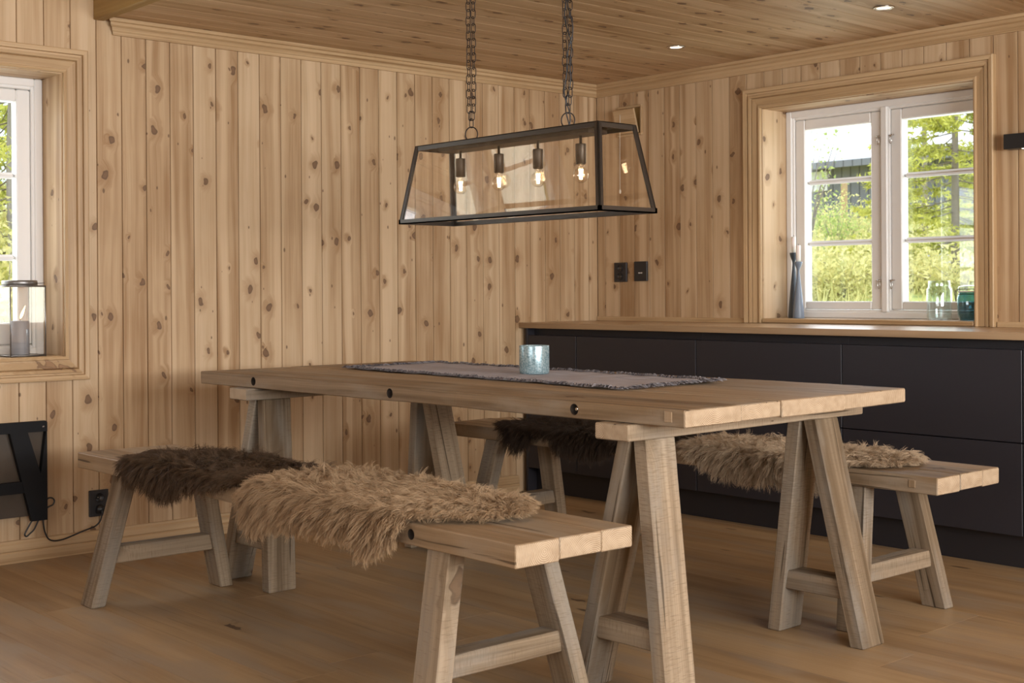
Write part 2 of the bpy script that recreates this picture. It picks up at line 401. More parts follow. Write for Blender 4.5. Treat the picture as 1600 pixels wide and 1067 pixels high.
WR = (1.155, 2.305, .915, 1.972)          # opening in the right wall (x0,x1,z0,z1)
WL = (3.10, 4.25, .815, 1.972)            # opening in the left wall (-y0,-y1,z0,z1)
OF = (1.0, 5.6, .95, 2.1)                # big glazed opening in the front wall (-y)
OB = (2.6, 6.4, .95, 2.2)                # glazed opening in the back wall (x)
mpL = lambda a, o, z: (o, -a, z)
mpR = lambda a, o, z: (a, -o, z)
mpF = lambda a, o, z: (XM - o, -a, z)
mpB = lambda a, o, z: (a, YM + o, z)
mb = MB(); boards(mb, 0, -YM, lambda a: (0, ZC + .01 if a < -YB else ZH), [WL], mpL, .0705); backing(mb, -.3, -YM, -.05, ZH, [WL], mpL)
tag(mb.build('wall_left', [M['pine']]), 'knotty pine panelled wall behind the dining table', 'wall', kind='structure')
mb = MB(); boards(mb, 0, XM, lambda a: (0, ZC + .01), [WR], mpR, .061); backing(mb, 0, XM, -.05, ZC + .2, [WR], mpR)
tag(mb.build('wall_right', [M['pine']]), 'knotty pine panelled wall above the drawer cabinets', 'wall', kind='structure')
mb = MB(); boards(mb, 0, -YM, lambda a: (0, ZC + .01 if a < -YB else ZH), [OF], mpF, 0.); backing(mb, 0, -YM, -.05, ZH, [OF], mpF)
tag(mb.build('wall_front', [M['pine']]), 'pine panelled wall facing the dining corner', 'wall', kind='structure')
mb = MB(); boards(mb, 0, XM, lambda a: (0, ZH), [OB], mpB, 0.); backing(mb, 0, XM, -.05, ZH, [OB], mpB)
tag(mb.build('wall_back', [M['pine']]), 'pine panelled wall behind the camera', 'wall', kind='structure')
# ceiling: low part over the dining corner, upstand above the beam, high part
mb = MB(); x = 0.02; k = 0
while x < XM:
    r = random.random(); x1 = min(x + .1135, XM); G = .0022
    P = [(x, ZC + .006), (x + G, ZC), (x1 - G, ZC), (x1, ZC + .006)]
    base = mb.add([(p[0], y, p[1]) for y in (YB + .04, .0) for p in P])
    for i in range(3):
        a_, b_ = P[i][0] - x, P[i + 1][0] - x
        mb.face([base + i, base + i + 1, base + 5 + i, base + 4 + i], [(r * 57 + a_, r * 83), (r * 57 + b_, r * 83), (r * 57 + b_, r * 83 + 2.9), (r * 57 + a_, r * 83 + 2.9)], 0, r)
    x = x1
slab(mb, (0, YB + .04, ZC + .006), (XM, 0.0, ZC + .2)); slab(mb, (0, YB + .04, ZC + .2), (XM, YB + .14, ZH)); slab(mb, (0, YM, ZH), (XM, YB + .14, ZH + .1))
tag(mb.build('ceiling', [M['pine_ceiling']]), 'knotty pine board ceiling', 'ceiling', kind='structure')
# floor planks along X
mb = MB(); y = 0.0; row = 0; PW = .188
while y > YM + .01:
    y1 = max(y - PW, YM); x = -random.random() * 1.9
    while x < XM:
        x1 = x + 1.9 + random.random() * .5; c0, c1 = max(0, x), min(XM, x1); r = random.random()
        if c1 > c0 + .01:
            G = .0006; Z = [0, -.002]
            pts = [(c0 + G, y1 + G, 0), (c1 - G, y1 + G, 0), (c1 - G, y - G, 0), (c0 + G, y - G, 0), (c0, y1, -.002), (c1, y1, -.002), (c1, y, -.002), (c0, y, -.002)]
            b = mb.add(pts); ou, ov = r * 77., r * 53.
            UV = [(ou + p[1] - y1, ov + p[0] - c0) for p in pts]
            for idx in ([0, 1, 2, 3], [4, 5, 1, 0], [5, 6, 2, 1], [6, 7, 3, 2], [7, 4, 0, 3]): mb.face([b + i for i in idx], [UV[i] for i in idx], 0, r)
        x = x1
    y = y1
slab(mb, (0, YM, -.2), (XM, 0, -.004))
tag(mb.build('floor', [M['floor']]), 'oiled oak plank floor', 'floor', kind='structure')
# beam at the ceiling edge
mb = MB(); mb.plank((.001, YB - .001, ZC - .013), (XM, YB + .045, ZC + .42), 0, None, .004)
tag(mb.build('trim_5', [M['glulam'], M['pinend']]), 'exposed ceiling beam at the edge of the low ceiling', 'beam', kind='structure')

def extrude(mb, prof, path0, path1, place, r=.4, cap=True):
    """prof [(out,z)]; place(s,out,z); path0/1 functions of out -> s"""
    n = len(prof); per = [0]
    for i in range(n): per.append(per[-1] + math.dist(prof[i], prof[(i + 1) % n]))
    b = mb.add([place(path0(o), o, z) for o, z in prof] + [place(path1(o), o, z) for o, z in prof])
    L = abs(path1(0) - path0(0)); ou = r * 41
    for i in range(n):
        j = (i + 1) % n
        mb.face([b + i, b + j, b + n + j, b + n + i], [(ou + per[i], 0), (ou + per[i + 1], 0), (ou + per[i + 1], L), (ou + per[i], L)], 0, r)
    if cap:
        mb.face([b + i for i in range(n)], [(o + .5, z - 2) for o, z in prof], 1, r); mb.face([b + n + i for i in range(n)], [(o + .5, z - 2) for o, z in prof], 1, r)
crown = [(.0, 2.153), (.011, 2.153), (.013, 2.166), (.019, 2.172), (.022, 2.184), (.033, 2.191), (.034, 2.202), (.043, 2.206), (.046, 2.2195), (.0, 2.2195)]
mb = MB(); extrude(mb, crown, lambda o: 2.875 + o * .9, lambda o: o, lambda s, o, z: (o + .0005, -s, z), .35)
tag(mb.build('trim_1', [M['trim'], M['pinend']]), 'moulded cornice along the left wall', 'cornice', kind='structure')
mb = MB(); extrude(mb, crown, lambda o: o, lambda o: XM - .01, lambda s, o, z: (s, -o - .0005, z), .62)
tag(mb.build('trim_2', [M['trim'], M['pinend']]), 'moulded cornice along the right wall', 'cornice', kind='structure')
basep = [(0, .0005), (.02, .0005), (.02, .040), (.015, .045), (.019, .050), (.018, .074), (.012, .080), (.0115, .089), (0, .089)]
mb = MB(); extrude(mb, basep, lambda o: .62, lambda o: -YM - .02, lambda s, o, z: (o + .0005, -s, z), .5)
tag(mb.build('baseboard_left', [M['trim'], M['pinend']]), 'moulded pine baseboard under the left wall', 'baseboard', kind='structure')
mb = MB(); extrude(mb, [(0, .9015), (.012, .9015), (.012, .921), (.009, .924), (0, .924)], lambda o: .006, lambda o: 1.055, lambda s, o, z: (s, -o - .0005, z), .5)
tag(mb.build('trim_3', [M['trim'], M['pinend']]), 'thin trim strip above worktop left of window', 'trim', kind='structure')
mb = MB(); extrude(mb, [(0, .9015), (.012, .9015), (.012, .921), (.009, .924), (0, .924)], lambda o: 2.408, lambda o: 3.9, lambda s, o, z: (s, -o - .0005, z), .5)
tag(mb.build('trim_4', [M['trim'], M['pinend']]), 'thin trim strip above worktop right of window', 'trim', kind='structure')

# ------------------------------------------------------------------ windows
casp = [(0, 0), (0, .016), (.006, .019), (.012, .018), (.014, .012), (.022, .013), (.047, .019), (.051, .013), (.054, .022), (.066, .025), (.068, .016), (.076, .017), (.078, .028), (.094, .031), (.098, .028), (.098, 0)]
def window(name, mp, op, label, closed_bottom, gz0, munt, loc, zs_casing):
    a0, a1, z0, z1 = op
    W = thing(name, loc, label, 'window', kind='structure')
    # casing swept round the opening
    mb = MB(); n = len(casp); per = [0]
    for i in range(n - 1): per.append(per[-1] + math.dist(casp[i], casp[i + 1]))
    def piece(e0, e1, fun, r):
        b = mb.add([fun(d, h, e0) for d, h in casp] + [fun(d, h, e1) for d, h in casp])
        L = math.dist(fun(0, 0, e0), fun(0, 0, e1))
        for i in range(n - 1):
            mb.face([b + i, b + i + 1, b + n + i + 1, b + n + i], [(r * 30 + per[i], 0), (r * 30 + per[i + 1], 0), (r * 30 + per[i + 1], L), (r * 30 + per[i], L)], 0, r)
        mb.face([b + i for i in range(n)], None, 0, r); mb.face([b + n + i for i in range(n)], None, 0, r)
    zb = (lambda d: z0 - d) if closed_bottom else (lambda d: zs_casing)
    piece(0, 1, lambda d, h, e: mp(a0 - d, h + .0005, zb(d) if e == 0 else z1 + d), .3)
    piece(0, 1, lambda d, h, e: mp(a1 + d, h + .0005, zb(d) if e == 0 else z1 + d), .7)
    piece(0, 1, lambda d, h, e: mp(a0 - d if e == 0 else a1 + d, h + .0005, z1 + d), .45)
    if closed_bottom: piece(0, 1, lambda d, h, e: mp(a0 - d if e == 0 else a1 + d, h + .0005, z0 - d), .55)
    mb.build('casing', [M['trim'], M['pinend']], W, world=True)
    def bx(mb, p0, p1, d0, d1, q0, q1, c=.002, g=None, mi=0, ei=None):
        A = mp(p0, -d0, q0); B = mp(p1, -d1, q1); lo = [min(x, y) for x, y in zip(A, B)]; hi = [max(x, y) for x, y in zip(A, B)]
        if g is None: g = int(np.argmax([h - l for l, h in zip(lo, hi)]))
        mb.plank(lo, hi, g, None, c, mi=mi, ei=mi if ei is None else ei)
    mb = MB(); D = .19
    bx(mb, a0 - .012, a0 + .004, .001, D + .1, z0, z1 + .01); bx(mb, a1 - .004, a1 + .012, .001, D + .1, z0, z1 + .01); bx(mb, a0 - .01, a1 + .01, .001, D + .1, z1 - .004, z1 + .012)
    mb.build('lining', [M['pine']], W, world=True)
    mb = MB()
    if closed_bottom: bx(mb, a0 + .0045, a1 - .0045, .001, D + .1, z0 - .014, z0 + .002)
    else: bx(mb, a0 + .0045, a1 - .0045, -.016, D + .1, z0 - .012, z0 + .010, .004)
    mb.build('sill', [M['trim']], W, world=True)
    zz0 = z0 + (.002 if closed_bottom else .010)
    # white frame and mullion
    A0, A1, Z0, Z1 = a0 + .0045, a1 - .0045, zz0 + .0005, z1 - .0045
    mb = MB()
    for (wd, f) in ((.034, D), (.046, D + .010)):
        bx(mb, A0, A0 + wd, f, D + .11, Z0, Z1, .004); bx(mb, A1 - wd, A1, f, D + .11, Z0, Z1, .004)
        bx(mb, A0 + wd, A1 - wd, f, D + .11, Z0, Z0 + wd * .9, .004); bx(mb, A0 + wd, A1 - wd, f, D + .11, Z1 - wd, Z1, .004)
    mc = (a0 + a1) / 2
    bx(mb, mc - .018, mc + .018, D - .004, D + .11, Z0 + .03, Z1 - .03, .005); bx(mb, mc - .026, mc + .026, D + .008, D + .11, Z0 + .04, Z1 - .04, .003)
    mb.build('frame', [M['white']], W, world=True)
    for sgn in (0, 1):
        s0, s1 = (A0 + .047, mc - .0265) if sgn == 0 else (mc + .0265, A1 - .047)
        t0, t1 = Z0 + .043, Z1 - .047
        mb = MB(); st = .058; bot = gz0 - t0
        bx(mb, s0, s0 + st, D + .016, D + .075, t0, t1, .005); bx(mb, s1 - st, s1, D + .016, D + .075, t0, t1, .005)
        bx(mb, s0 + st, s1 - st, D + .016, D + .075, t0, t0 + bot, .005); bx(mb, s0 + st, s1 - st, D + .016, D + .075, t1 - .052, t1, .005)
        sa = mb.build('sash', [M['white']], W, world=True)
        for mz in munt:
            mb = MB(); bx(mb, s0 + st, s1 - st, D + .034, D + .062, mz - .013, mz + .013, .010); mb.build('glazing_bar', [M['white']], sa).location = -Vector(W.location)
        mb = MB(); bx(mb, s0 + st - .004, s1 - st + .004, D + .066, D + .07, t0 + bot - .004, t1 - .048, .0005)
        mb.build('pane', [M['glass']], sa).location = -Vector(W.location)
    # little catches either side of the mullion
    for cz in (z1 - .175, gz0 + .10):
        for sg in (-1, 1):
            mb = MB(); cx = mc + sg * .034
            P = lambda a, d, z: mp(a, -(D + .012 - d), z)
            mb.tube([P(cx - .013, .004, cz), P(cx + .016, .006, cz + .001)], .0035, 8)
            mb.tube([P(cx, .0, cz), P(cx, .010, cz - .002)], .005, 8)
            loop = [P(cx + .006 * math.sin(q) * (1 if q < 9 else 1), .010, cz - .022 - .018 * math.cos(q)) for q in np.linspace(0, 2 * math.pi, 14, endpoint=False)]
            mb.tube(loop, .0016, 6, closed=True)
            mb.build('catch', [M['chrome']], W, world=True)
    return W
window('window_1', mpR, WR, 'white two-sash window above the worktop in the pine wall', False, 1.008, (1.604, 1.297), (1.73, .0, .925), .9025)
window('window_2', mpL, WL, 'white window at the left edge above the black heater', True, .95, (1.562, 1.221), (0, -3.675, .817), 0)
# glazing of the two big openings that light the room
def bigwin(name, mp, op, loc, label):
    a0, a1, z0, z1 = op; W = thing(name, loc, label, 'window', kind='structure')
    mb = MB()
    def bx(p0, p1, d0, d1, q0, q1, m_=mb):
        A = mp(p0, -d0, q0); B = mp(p1, -d1, q1); lo = [min(x, y) for x, y in zip(A, B)]; hi = [max(x, y) for x, y in zip(A, B)]
        m_.plank(lo, hi, int(np.argmax([h - l for l, h in zip(lo, hi)])), None, .003, mi=0, ei=0)
    n = 4
    for i in range(n + 1):
        a = a0 + (a1 - a0 - .07) * i / n; bx(a, a + .07, .05, .14, z0, z1)
    bx(a0, a1, .05, .14, z0, z0 + .07); bx(a0, a1, .05, .14, z1 - .07, z1)
    mb.build('frame', [M['white']], W, world=True)
    mb2 = MB(); bx(a0 + .03, a1 - .03, .09, .096, z0 + .03, z1 - .03, mb2); mb2.build('pane', [M['glass']], W, world=True)
bigwin('window_3', mpF, OF, (XM, -3.3, .35), 'wide window opposite the left wall')
bigwin('window_4', mpB, OB, (4.5, YM, .35), 'wide window behind the camera')

# ------------------------------------------------------------------ drawer cabinets and worktop
YF = -.585
xs = [.052, .419, 1.217, 2.017, 2.815, 3.615]
labs = ['narrow charcoal drawer cabinet in the corner by the left wall', 'charcoal drawer cabinet left of the window, behind the blue votive',
        'charcoal drawer cabinet under the left sash of the right window', 'charcoal drawer cabinet under the right sash, right end of room', 'charcoal drawer cabinet cut off by the right picture edge']
for i, lab in enumerate(labs):
    x0, x1 = xs[i], xs[i + 1]
    T = thing('drawer_cabinet', ((x0 + x1) / 2, -.28, .131), lab, 'cabinet', group='charcoal drawer cabinets under the worktop')
    mb = MB(); mb.plank((x0 + .0005, -.535, .131), (x1 - .0005, -.004, .8715), 2, None, .0005, ei=0); mb.build('body', [M['plinth']], T, world=True)
    for z0, z1 in ((.131, .4805), (.4845, .835)):
        mb = MB(); mb.plank((x0 + .002, YF, z0), (x1 - .002, -.5355, z1), 0, None, .0015, ei=0); mb.build('drawer', [M['black_cab']], T, world=True)
mb = MB(); mb.plank((.034, YF, .0005), (.0515, -.004, .8715), 2, None, .001, ei=0)
tag(mb.build('end_panel', [M['black_cab']]), 'charcoal end panel between left wall and first cabinet', 'panel')
mb = MB(); mb.plank((.0525, -.526, .0005), (3.61, -.51, .1305), 0, None, .001, ei=0)
tag(mb.build('cabinet_plinth', [M['plinth']]), 'recessed black plinth under the drawer cabinets', 'plinth')
mb = MB()
for k in range(6):
    y0 = -.604 + k * .0998; mb.plank((.004, y0, .872), (3.9, y0 + .0998, .901), 0, None, .0012)
tag(mb.build('worktop', [M['worktop'], M['pinend']]), 'long oak worktop over the charcoal cabinets', 'worktop')

# ------------------------------------------------------------------ rustic furniture
def boolean_holes(o, holes):
    """holes: (centre, radius, depth) drilled along +y"""
    mb = MB()
    for c, r, d in holes: mb.lathe([(r, -.02), (r, d)], c, 24, axis=Matrix(((1, 0, 0), (0, 0, 1), (0, -1, 0))))
    cu = mb.build('cutter', [M['hole_shade']], loc=(0, 0, 0))
    mod = o.modifiers.new('b', 'BOOLEAN'); mod.object = cu; mod.operation = 'DIFFERENCE'; mod.solver = 'EXACT'; mod.material_mode = 'TRANSFER'
    par, o.parent = o.parent, None
    dg = bpy.context.evaluated_depsgraph_get(); dg.update()
    me = bpy.data.meshes.new_from_object(o.evaluated_get(dg)); o.modifiers.clear(); o.data = me; o.parent = par
    bpy.data.objects.remove(cu)
def leg_matrix(foot, top, ax=(1, 0, 0), ay=(0, 1, 0)):
    """local box (x,y in cross-section, z 0..1 from foot to top) -> sheared so both ends stay level"""
    m = Matrix.Identity(4); d = Vector(top) - Vector(foot)
    for j in range(3): m[j][0] = ax[j]; m[j][1] = ay[j]; m[j][2] = d[j] / d.length if 0 else d[j] / d.z; m[j][3] = foot[j]
    return m
BOLT = Matrix(((1, 0, 0), (0, 0, 1), (0, -1, 0)))
OLD = [M['old'], M['end']]

TC = (1.872, -2.319, 0.); TR = .013
table = thing('dining_table', TC, 'long rustic timber dining table with bolted plank top on trestle legs', 'table', TR)
L2, W2 = 1.204, .515
cuts = [-.515, -.285, -.11, .19, .515]
tt = .770
mb = MB()
und = [.724, .7265, .7235, .726]
for i in range(4):
    y0, y1 = cuts[i] + .0008, cuts[i + 1] - .0008
    mb.plank((-L2 + random.uniform(-.004, .004), y0, und[i]), (L2 + random.uniform(-.003, .003), y1, tt + random.uniform(-.001, .0008)), 0, None, .0028, 60, .0016, seed=i)
topo = mb.build('tabletop', [M['top'], M['end']], table)
holes = [(-.822, 0), (-.007, 0), (.818, 1)]
boolean_holes(topo, [((hx, -.515, .748), .0155, .022) for hx, _ in holes])
for hx, b in holes:
    if b:
        mb = MB(); mb.lathe([(.008, 0.), (.008, .010), (.004, .012)], (hx, -.4945, .748), 6, axis=Matrix(((1, 0, 0), (0, 0, -1), (0, 1, 0))))
        tag(mb.build('bolt', [M['chrome']], table), 'shiny bolt head')
mb = MB(); mb.plank((1.141, -.5175, .736), (1.166, -.510, .763), 2, None, .001); tag(mb.build('plug', [M['top'], M['end']], table), 'square wooden plug')
def table_trestle(cx, y0, y1):
    mb = MB(); mb.plank((cx - .060, y0, .680), (cx + .060, y1, .7228), 1, None, .003, 20, .001); mb.build('crossbeam', OLD, table)
    for yf, yt in ((-.528, -.467), (.346, .290)):
        for sg in (-1, 1):
            mb = MB()
            mb.plank((-.0235, 0, .0005), (.0235, .115, .6795), 2, leg_matrix((cx + sg * .151, yf, 0), (cx + sg * .027, yt, .68)), .003, 14, .0012)
            mb.build('leg', OLD, table)
        ym = yf + (yt - yf) * .25
        mb = MB(); mb.plank((cx - .104, ym + .012, .140), (cx + .104, ym + .094, .198), 0, None, .003, 8, .001); mb.build('stretcher', OLD, table)
table_trestle(.985, -.545, .53)
table_trestle(-.877, -.545, .53)

def bench(name, loc, rz, label, hw, L, trestles, holes, plugs, feet, z=.500, group='benches along the dining table'):
    """trestles: x centre list; feet: (front_foot, front_top, rear_top, rear_foot) outer y"""
    B = thing(name, loc, label, 'bench', rz, group)
    mb = MB(); ws = [.0, .36, .72, 1.0]; us = [.446, .4495, .4475]
    if name: pass
    for i in range(3):
        y0 = -hw + 2 * hw * ws[i] + .0007; y1 = -hw + 2 * hw * ws[i + 1] - .0007
        mb.plank((-L + random.uniform(-.004, .004), y0, us[i]), (L + random.uniform(-.004, .004), y1, z + random.uniform(-.001, .0006)), 0, None, .0026, 56, .0014, seed=i + 9 * hw)
    so = mb.build('seat', [M['top'], M['end']], B)
    if holes: boolean_holes(so, [((hx, -hw, .473), .0135, .022) for hx in holes])
    for px in plugs:
        mb = MB(); mb.plank((px - .011, -hw - .0022, .462), (px + .011, -hw + .006, .485), 2, None, .001); tag(mb.build('plug', [M['top'], M['end']], B), 'square wooden plug')
    ff, ft, rt, rf = feet
    for cx in trestles:
        ct = cx - math.copysign(.045, cx)
        mb = MB(); mb.plank((-.045, 0, .0005), (.045, .051, .4455), 2, leg_matrix((cx, ff, 0), (ct, ft, .446)), .003, 12, .0012); mb.build('leg', OLD, B)
        mb = MB(); mb.plank((-.045, -.051, .0005), (.045, 0, .4455), 2, leg_matrix((cx, rf, 0), (ct, rt, .446)), .003, 12, .0012); mb.build('leg', OLD, B)
        cx = cx * .62 + ct * .38
        k = .17 / .449; yf = ff + (ft - ff) * k + .05; yr = rf + (rt - rf) * k - .05
        mb = MB(); mb.plank((cx - .032, yf - .004, .144), (cx + .032, yr + .004, .2), 1, None, .003, 8, .001); mb.build('stretcher', OLD, B)
    return B
NB = (1.862, -3.157, 0.); NR = -.009
near = bench('bench', NB, NR, 'rustic timber bench in the foreground with brown and beige sheepskins', .190, 1.19, (-.944, .931), (.74, .805), (), (-.27, -.168, .168, .27))
FB = (1.952, -1.545, 0.); FR = -.010
far = bench('bench', FB, FR, 'rustic timber bench between the table and the charcoal cabinets', .180, 1.19, (-.94, .929), (), (1.105,), (-.265, -.165, .168, .275))

# ------------------------------------------------------------------ sheepskins
def smooth_poly(pts, n=8):
    P = np.array(pts, float); k = len(P); o = []
    for i in range(k):
        p0, p1, p2, p3 = P[i - 1], P[i], P[(i + 1) % k], P[(i + 2) % k]
        for s in np.linspace(0, 1, n, endpoint=False):
            o.append(.5 * ((2 * p1) + (-p0 + p2) * s + (2 * p0 - 5 * p1 + 4 * p2 - p3) * s ** 2 + (-p0 + 3 * p1 - 3 * p2 + p3) * s ** 3))
    return np.array(o)
def inside(pts, poly):
    x, y = pts[:, 0], pts[:, 1]; r = np.zeros(len(pts), bool); j = len(poly) - 1
    for i in range(len(poly)):
        xi, yi = poly[i]; xj, yj = poly[j]
        c = ((yi > y) != (yj > y)) & (x < (xj - xi) * (y - yi) / (yj - yi + 1e-12) + xi); r ^= c; j = i
    return r
def sheepskin(name, B, hw, zs, outline, mat, hide, label, lift, length, flow, curl, nlock, perlock, seed, group, xoff):
    g = np.random.default_rng(seed); poly = smooth_poly(outline); poly[:, 0] -= xoff
    T0 = 2 * hw; R = .022
    def und(x, t): return .006 * np.sin(x * 17 + seed) * np.cos(t * 23 + seed * 2) + .005 * np.sin(x * 41 + t * 30 + seed)
    def surf(x, t, h=0.):
        """unrolled (x,t) -> local point, normal, tangent(down)"""
        x = np.asarray(x); t = np.asarray(t); arc = R * math.pi / 2; t1 = T0 - .008
        a = np.clip((t - t1) / R, 0, math.pi / 2)
        y = np.where(t < t1, hw - t, hw - t1 - R * np.sin(a)); z = np.where(t < t1, 0, -R * (1 - np.cos(a)))
        dn = np.maximum(t - t1 - arc, 0); z = z - dn
        ny = -np.sin(a); nz = np.cos(a)
        hh = h + lift + np.where(t < t1, und(x, t) + .006, np.maximum(.004, und(x, t) * .5 + .006) + dn * .12)
        P = np.stack([x, y + ny * hh, zs + z + nz * hh], -1)
        return P, np.stack([0 * x, ny, nz], -1), np.stack([0 * x, -np.cos(a), -np.sin(a)], -1)
    lo, hi = poly.min(0), poly.max(0)
    # hide
    st = .014; nx = int((hi[0] - lo[0]) / st) + 2; ntt = int((hi[1] - lo[1]) / st) + 2
    gx, gt = np.meshgrid(lo[0] + np.arange(nx) * st, lo[1] + np.arange(ntt) * st, indexing='ij')
    cen = np.stack([(gx[:-1, :-1] + st / 2).ravel(), (gt[:-1, :-1] + st / 2).ravel()], -1); ins = inside(cen, poly).reshape(nx - 1, ntt - 1)
    P, _, _ = surf(gx.ravel(), gt.ravel()); P2, _, _ = surf(gx.ravel(), gt.ravel(), .004)
    mb = MB(); mb.v = [tuple(p) for p in P] + [tuple(p) for p in P2]; N = nx * ntt
    ix = lambda i, j: i * ntt + j
    for i in range(nx - 1):
        for j in range(ntt - 1):
            if not ins[i, j]: continue
            q = [ix(i, j), ix(i + 1, j), ix(i + 1, j + 1), ix(i, j + 1)]
            mb.face(q[::-1], sm=True); mb.face([k + N for k in q], sm=True)
            for (di, dj, e) in ((-1, 0, (0, 3)), (1, 0, (1, 2)), (0, -1, (0, 1)), (0, 1, (2, 3))):
                a, b = i + di, j + dj
                if a < 0 or b < 0 or a >= nx - 1 or b >= ntt - 1 or not ins[a, b]: mb.face([q[e[0]], q[e[1]], q[e[1]] + N, q[e[0]] + N])
    used = sorted({k for f in mb.f for k in f}); rm = {k: i for i, k in enumerate(used)}
    mb.v = [mb.v[k] for k in used]; mb.f = [tuple(rm[k] for k in f) for f in mb.f]
    rot = Matrix.Rotation(B.rotation_euler.z, 4, 'Z')
    o = mb.build(name, [hide], loc=B.location); o.rotation_euler = (0, 0, B.rotation_euler.z)
    tag(o, label, 'sheepskin', group)
    # wool: locks of strands
    def sample(n):
        out = np.zeros((0, 2))
        while len(out) < n:
            p = lo + g.random((n * 3, 2)) * (hi - lo); out = np.concatenate([out, p[inside(p, poly)]])
        return out[:n]
    def edge_vec(p):
        d = p[:, None, :] - poly[None, :, :]; dd = np.linalg.norm(d, axis=-1); k = dd.argmin(1)
        v = -d[np.arange(len(p)), k]; m_ = dd[np.arange(len(p)), k]; return v / (m_[:, None] + 1e-6), m_
    L = sample(nlock); ev, em = edge_vec(L)
    K = 7; s = np.linspace(0, 1, K)
    Ln = length * g.uniform(.75, 1.2, nlock) * np.where(em < .03, .8, 1.)
    P, Nn, Tn = surf(L[:, 0], L[:, 1], .003)
    X = np.array([1., 0, 0])
    out2 = ev[:, :1] * X + ev[:, 1:] * Tn
    fl = np.array(flow)
    cur = np.stack([np.sin(L[:, 0] * 9 + L[:, 1] * 7 + seed), np.cos(L[:, 0] * 6 - L[:, 1] * 11 + seed)], -1) * .5
    gl = (fl[0] + cur[:, :1]) * X + (fl[1] + cur[:, 1:]) * Tn
    we = np.exp(-em / .05)[:, None]
    D = gl * (1 - .6 * we) + out2 * we * 1.3 + g.normal(0, .42, (nlock, 3)) * np.array([1, 1, .35])
    D /= np.linalg.norm(D, axis=1)[:, None] + 1e-6
    up = .40 + .2 * g.random((nlock, 1))
    hang = np.clip(-Nn[:, 1:2], 0, 1)
    up = up * (1 - .45 * hang)
    def strand(P, Nn, D, up, Ln, ph, amp):
        # lifts off along the normal then lies over, drooping
        q = s[None, :, None]
        pos = P[:, None, :] + Ln[:, None, None] * (Nn[:, None, :] * up[:, None, :] * (q - .42 * q * q) + D[:, None, :] * (.35 * q + .5 * q * q))
        pos[..., 2] -= (Ln[:, None] * .28) * (s[None, :] ** 2)
        A = np.cross(D, Nn); A /= np.linalg.norm(A, axis=1)[:, None] + 1e-6
        w_ = ph[:, None] + s[None, :] * (5. + 5. * curl)
        am = amp[:, None] * s[None, :]
        pos += A[:, None, :] * (np.sin(w_) * am)[..., None] + Nn[:, None, :] * (np.cos(w_) * am * .7)[..., None]
        return pos
    ph = g.random(nlock) * 6.28; amp = Ln * (.04 + .13 * curl) * g.uniform(.6, 1.3, nlock)
    C = strand(P, Nn, D, up, Ln, ph, amp)
    idx = np.repeat(np.arange(nlock), perlock); n = len(idx)
    off = g.normal(0, .0048, (n, 2)); base = L[idx] + off
    Pb, Nb, Tb = surf(base[:, 0], base[:, 1], .003)
    own = strand(Pb, Nb, D[idx] + g.normal(0, .22, (n, 3)), up[idx], Ln[idx] * g.uniform(.8, 1.1, n), ph[idx] + g.normal(0, .5, n), amp[idx])
    cl = (np.clip(s * 1.1, 0, 1) ** 1.2 * .62)[None, :, None]
    spread = g.normal(0, .0016, (n, 1, 3))
    pos = own * (1 - cl) + (C[idx] + spread) * cl
    # keep above the seat
    pos[..., 2] = np.where((pos[..., 1] > -hw) & (pos[..., 2] < zs + .004), zs + .004 + .002 * g.random(pos.shape[:2]), pos[..., 2])
    pos[..., 1] = np.where((pos[..., 2] < zs) & (pos[..., 1] > -hw - .005), -hw - .005, pos[..., 1])
    cu = bpy.data.hair_curves.new('wool'); cu.add_curves([K] * n)
    cu.attributes['position'].data.foreach_set('vector', pos.reshape(-1).astype('f'))
    ra = cu.attributes.get('radius') or cu.attributes.new('radius', 'FLOAT', 'POINT')
    rad = np.tile(np.array([.00046, .00048, .00046, .00042, .00036, .00028, .00012]), n) * np.repeat(g.uniform(.8, 1.25, n), K)
    ra.data.foreach_set('value', rad.astype('f'))
    cu.materials.append(mat)
    wo = bpy.data.objects.new('wool', cu); COL.objects.link(wo); wo.parent = o
    wo['kind'] = 'stuff'
    return o
GRP = 'sheepskins on the benches'
def shift(o, dx): return [(a + dx, b) for a, b in o]
near_brown = [(1.03, .30), (1.02, .16), (1.09, .07), (1.25, .03), (1.5, .015), (1.78, .035), (1.95, .10), (2.0, .22), (1.93, .35), (1.74, .395), (1.62, .405), (1.52, .425), (1.43, .45), (1.34, .45), (1.24, .425), (1.14, .425), (1.07, .40)]
near_beige = [(1.90, .12), (1.97, .05), (2.13, .02), (2.42, .025), (2.62, .04), (2.76, .08), (2.82, .14), (2.825, .20), (2.79, .26), (2.74, .31), (2.69, .365), (2.64, .41), (2.60, .44), (2.54, .458), (2.47, .435), (2.37, .43), (2.24, .44), (2.12, .45), (2.02, .465), (1.97, .475), (1.92, .44), (1.89, .33)]
far_brown = [(1.09, .32), (1.07, .2), (1.12, .08), (1.25, .02), (1.5, .01), (1.75, .02), (1.92, .08), (1.98, .2), (1.98, .32), (1.9, .38), (1.78, .41), (1.65, .425), (1.53, .415), (1.43, .375), (1.35, .385), (1.29, .43), (1.22, .42), (1.15, .37)]
far_beige = [(2.09, .30), (2.08, .15), (2.14, .03), (2.32, .01), (2.55, .03), (2.75, .03), (2.88, .07), (2.95, .16), (2.94, .25), (2.89, .31), (2.84, .345), (2.78, .38), (2.72, .425), (2.63, .42), (2.5, .43), (2.37, .43), (2.25, .40), (2.15, .36)]
sheepskin('sheepskin', near, .190, .500, near_brown, M['fur_brown'], M['hide_dark'], 'dark brown sheepskin on the left of the foreground bench', .001, .050, (.25, .55), .15, 6500, 8, 3, GRP, NB[0])
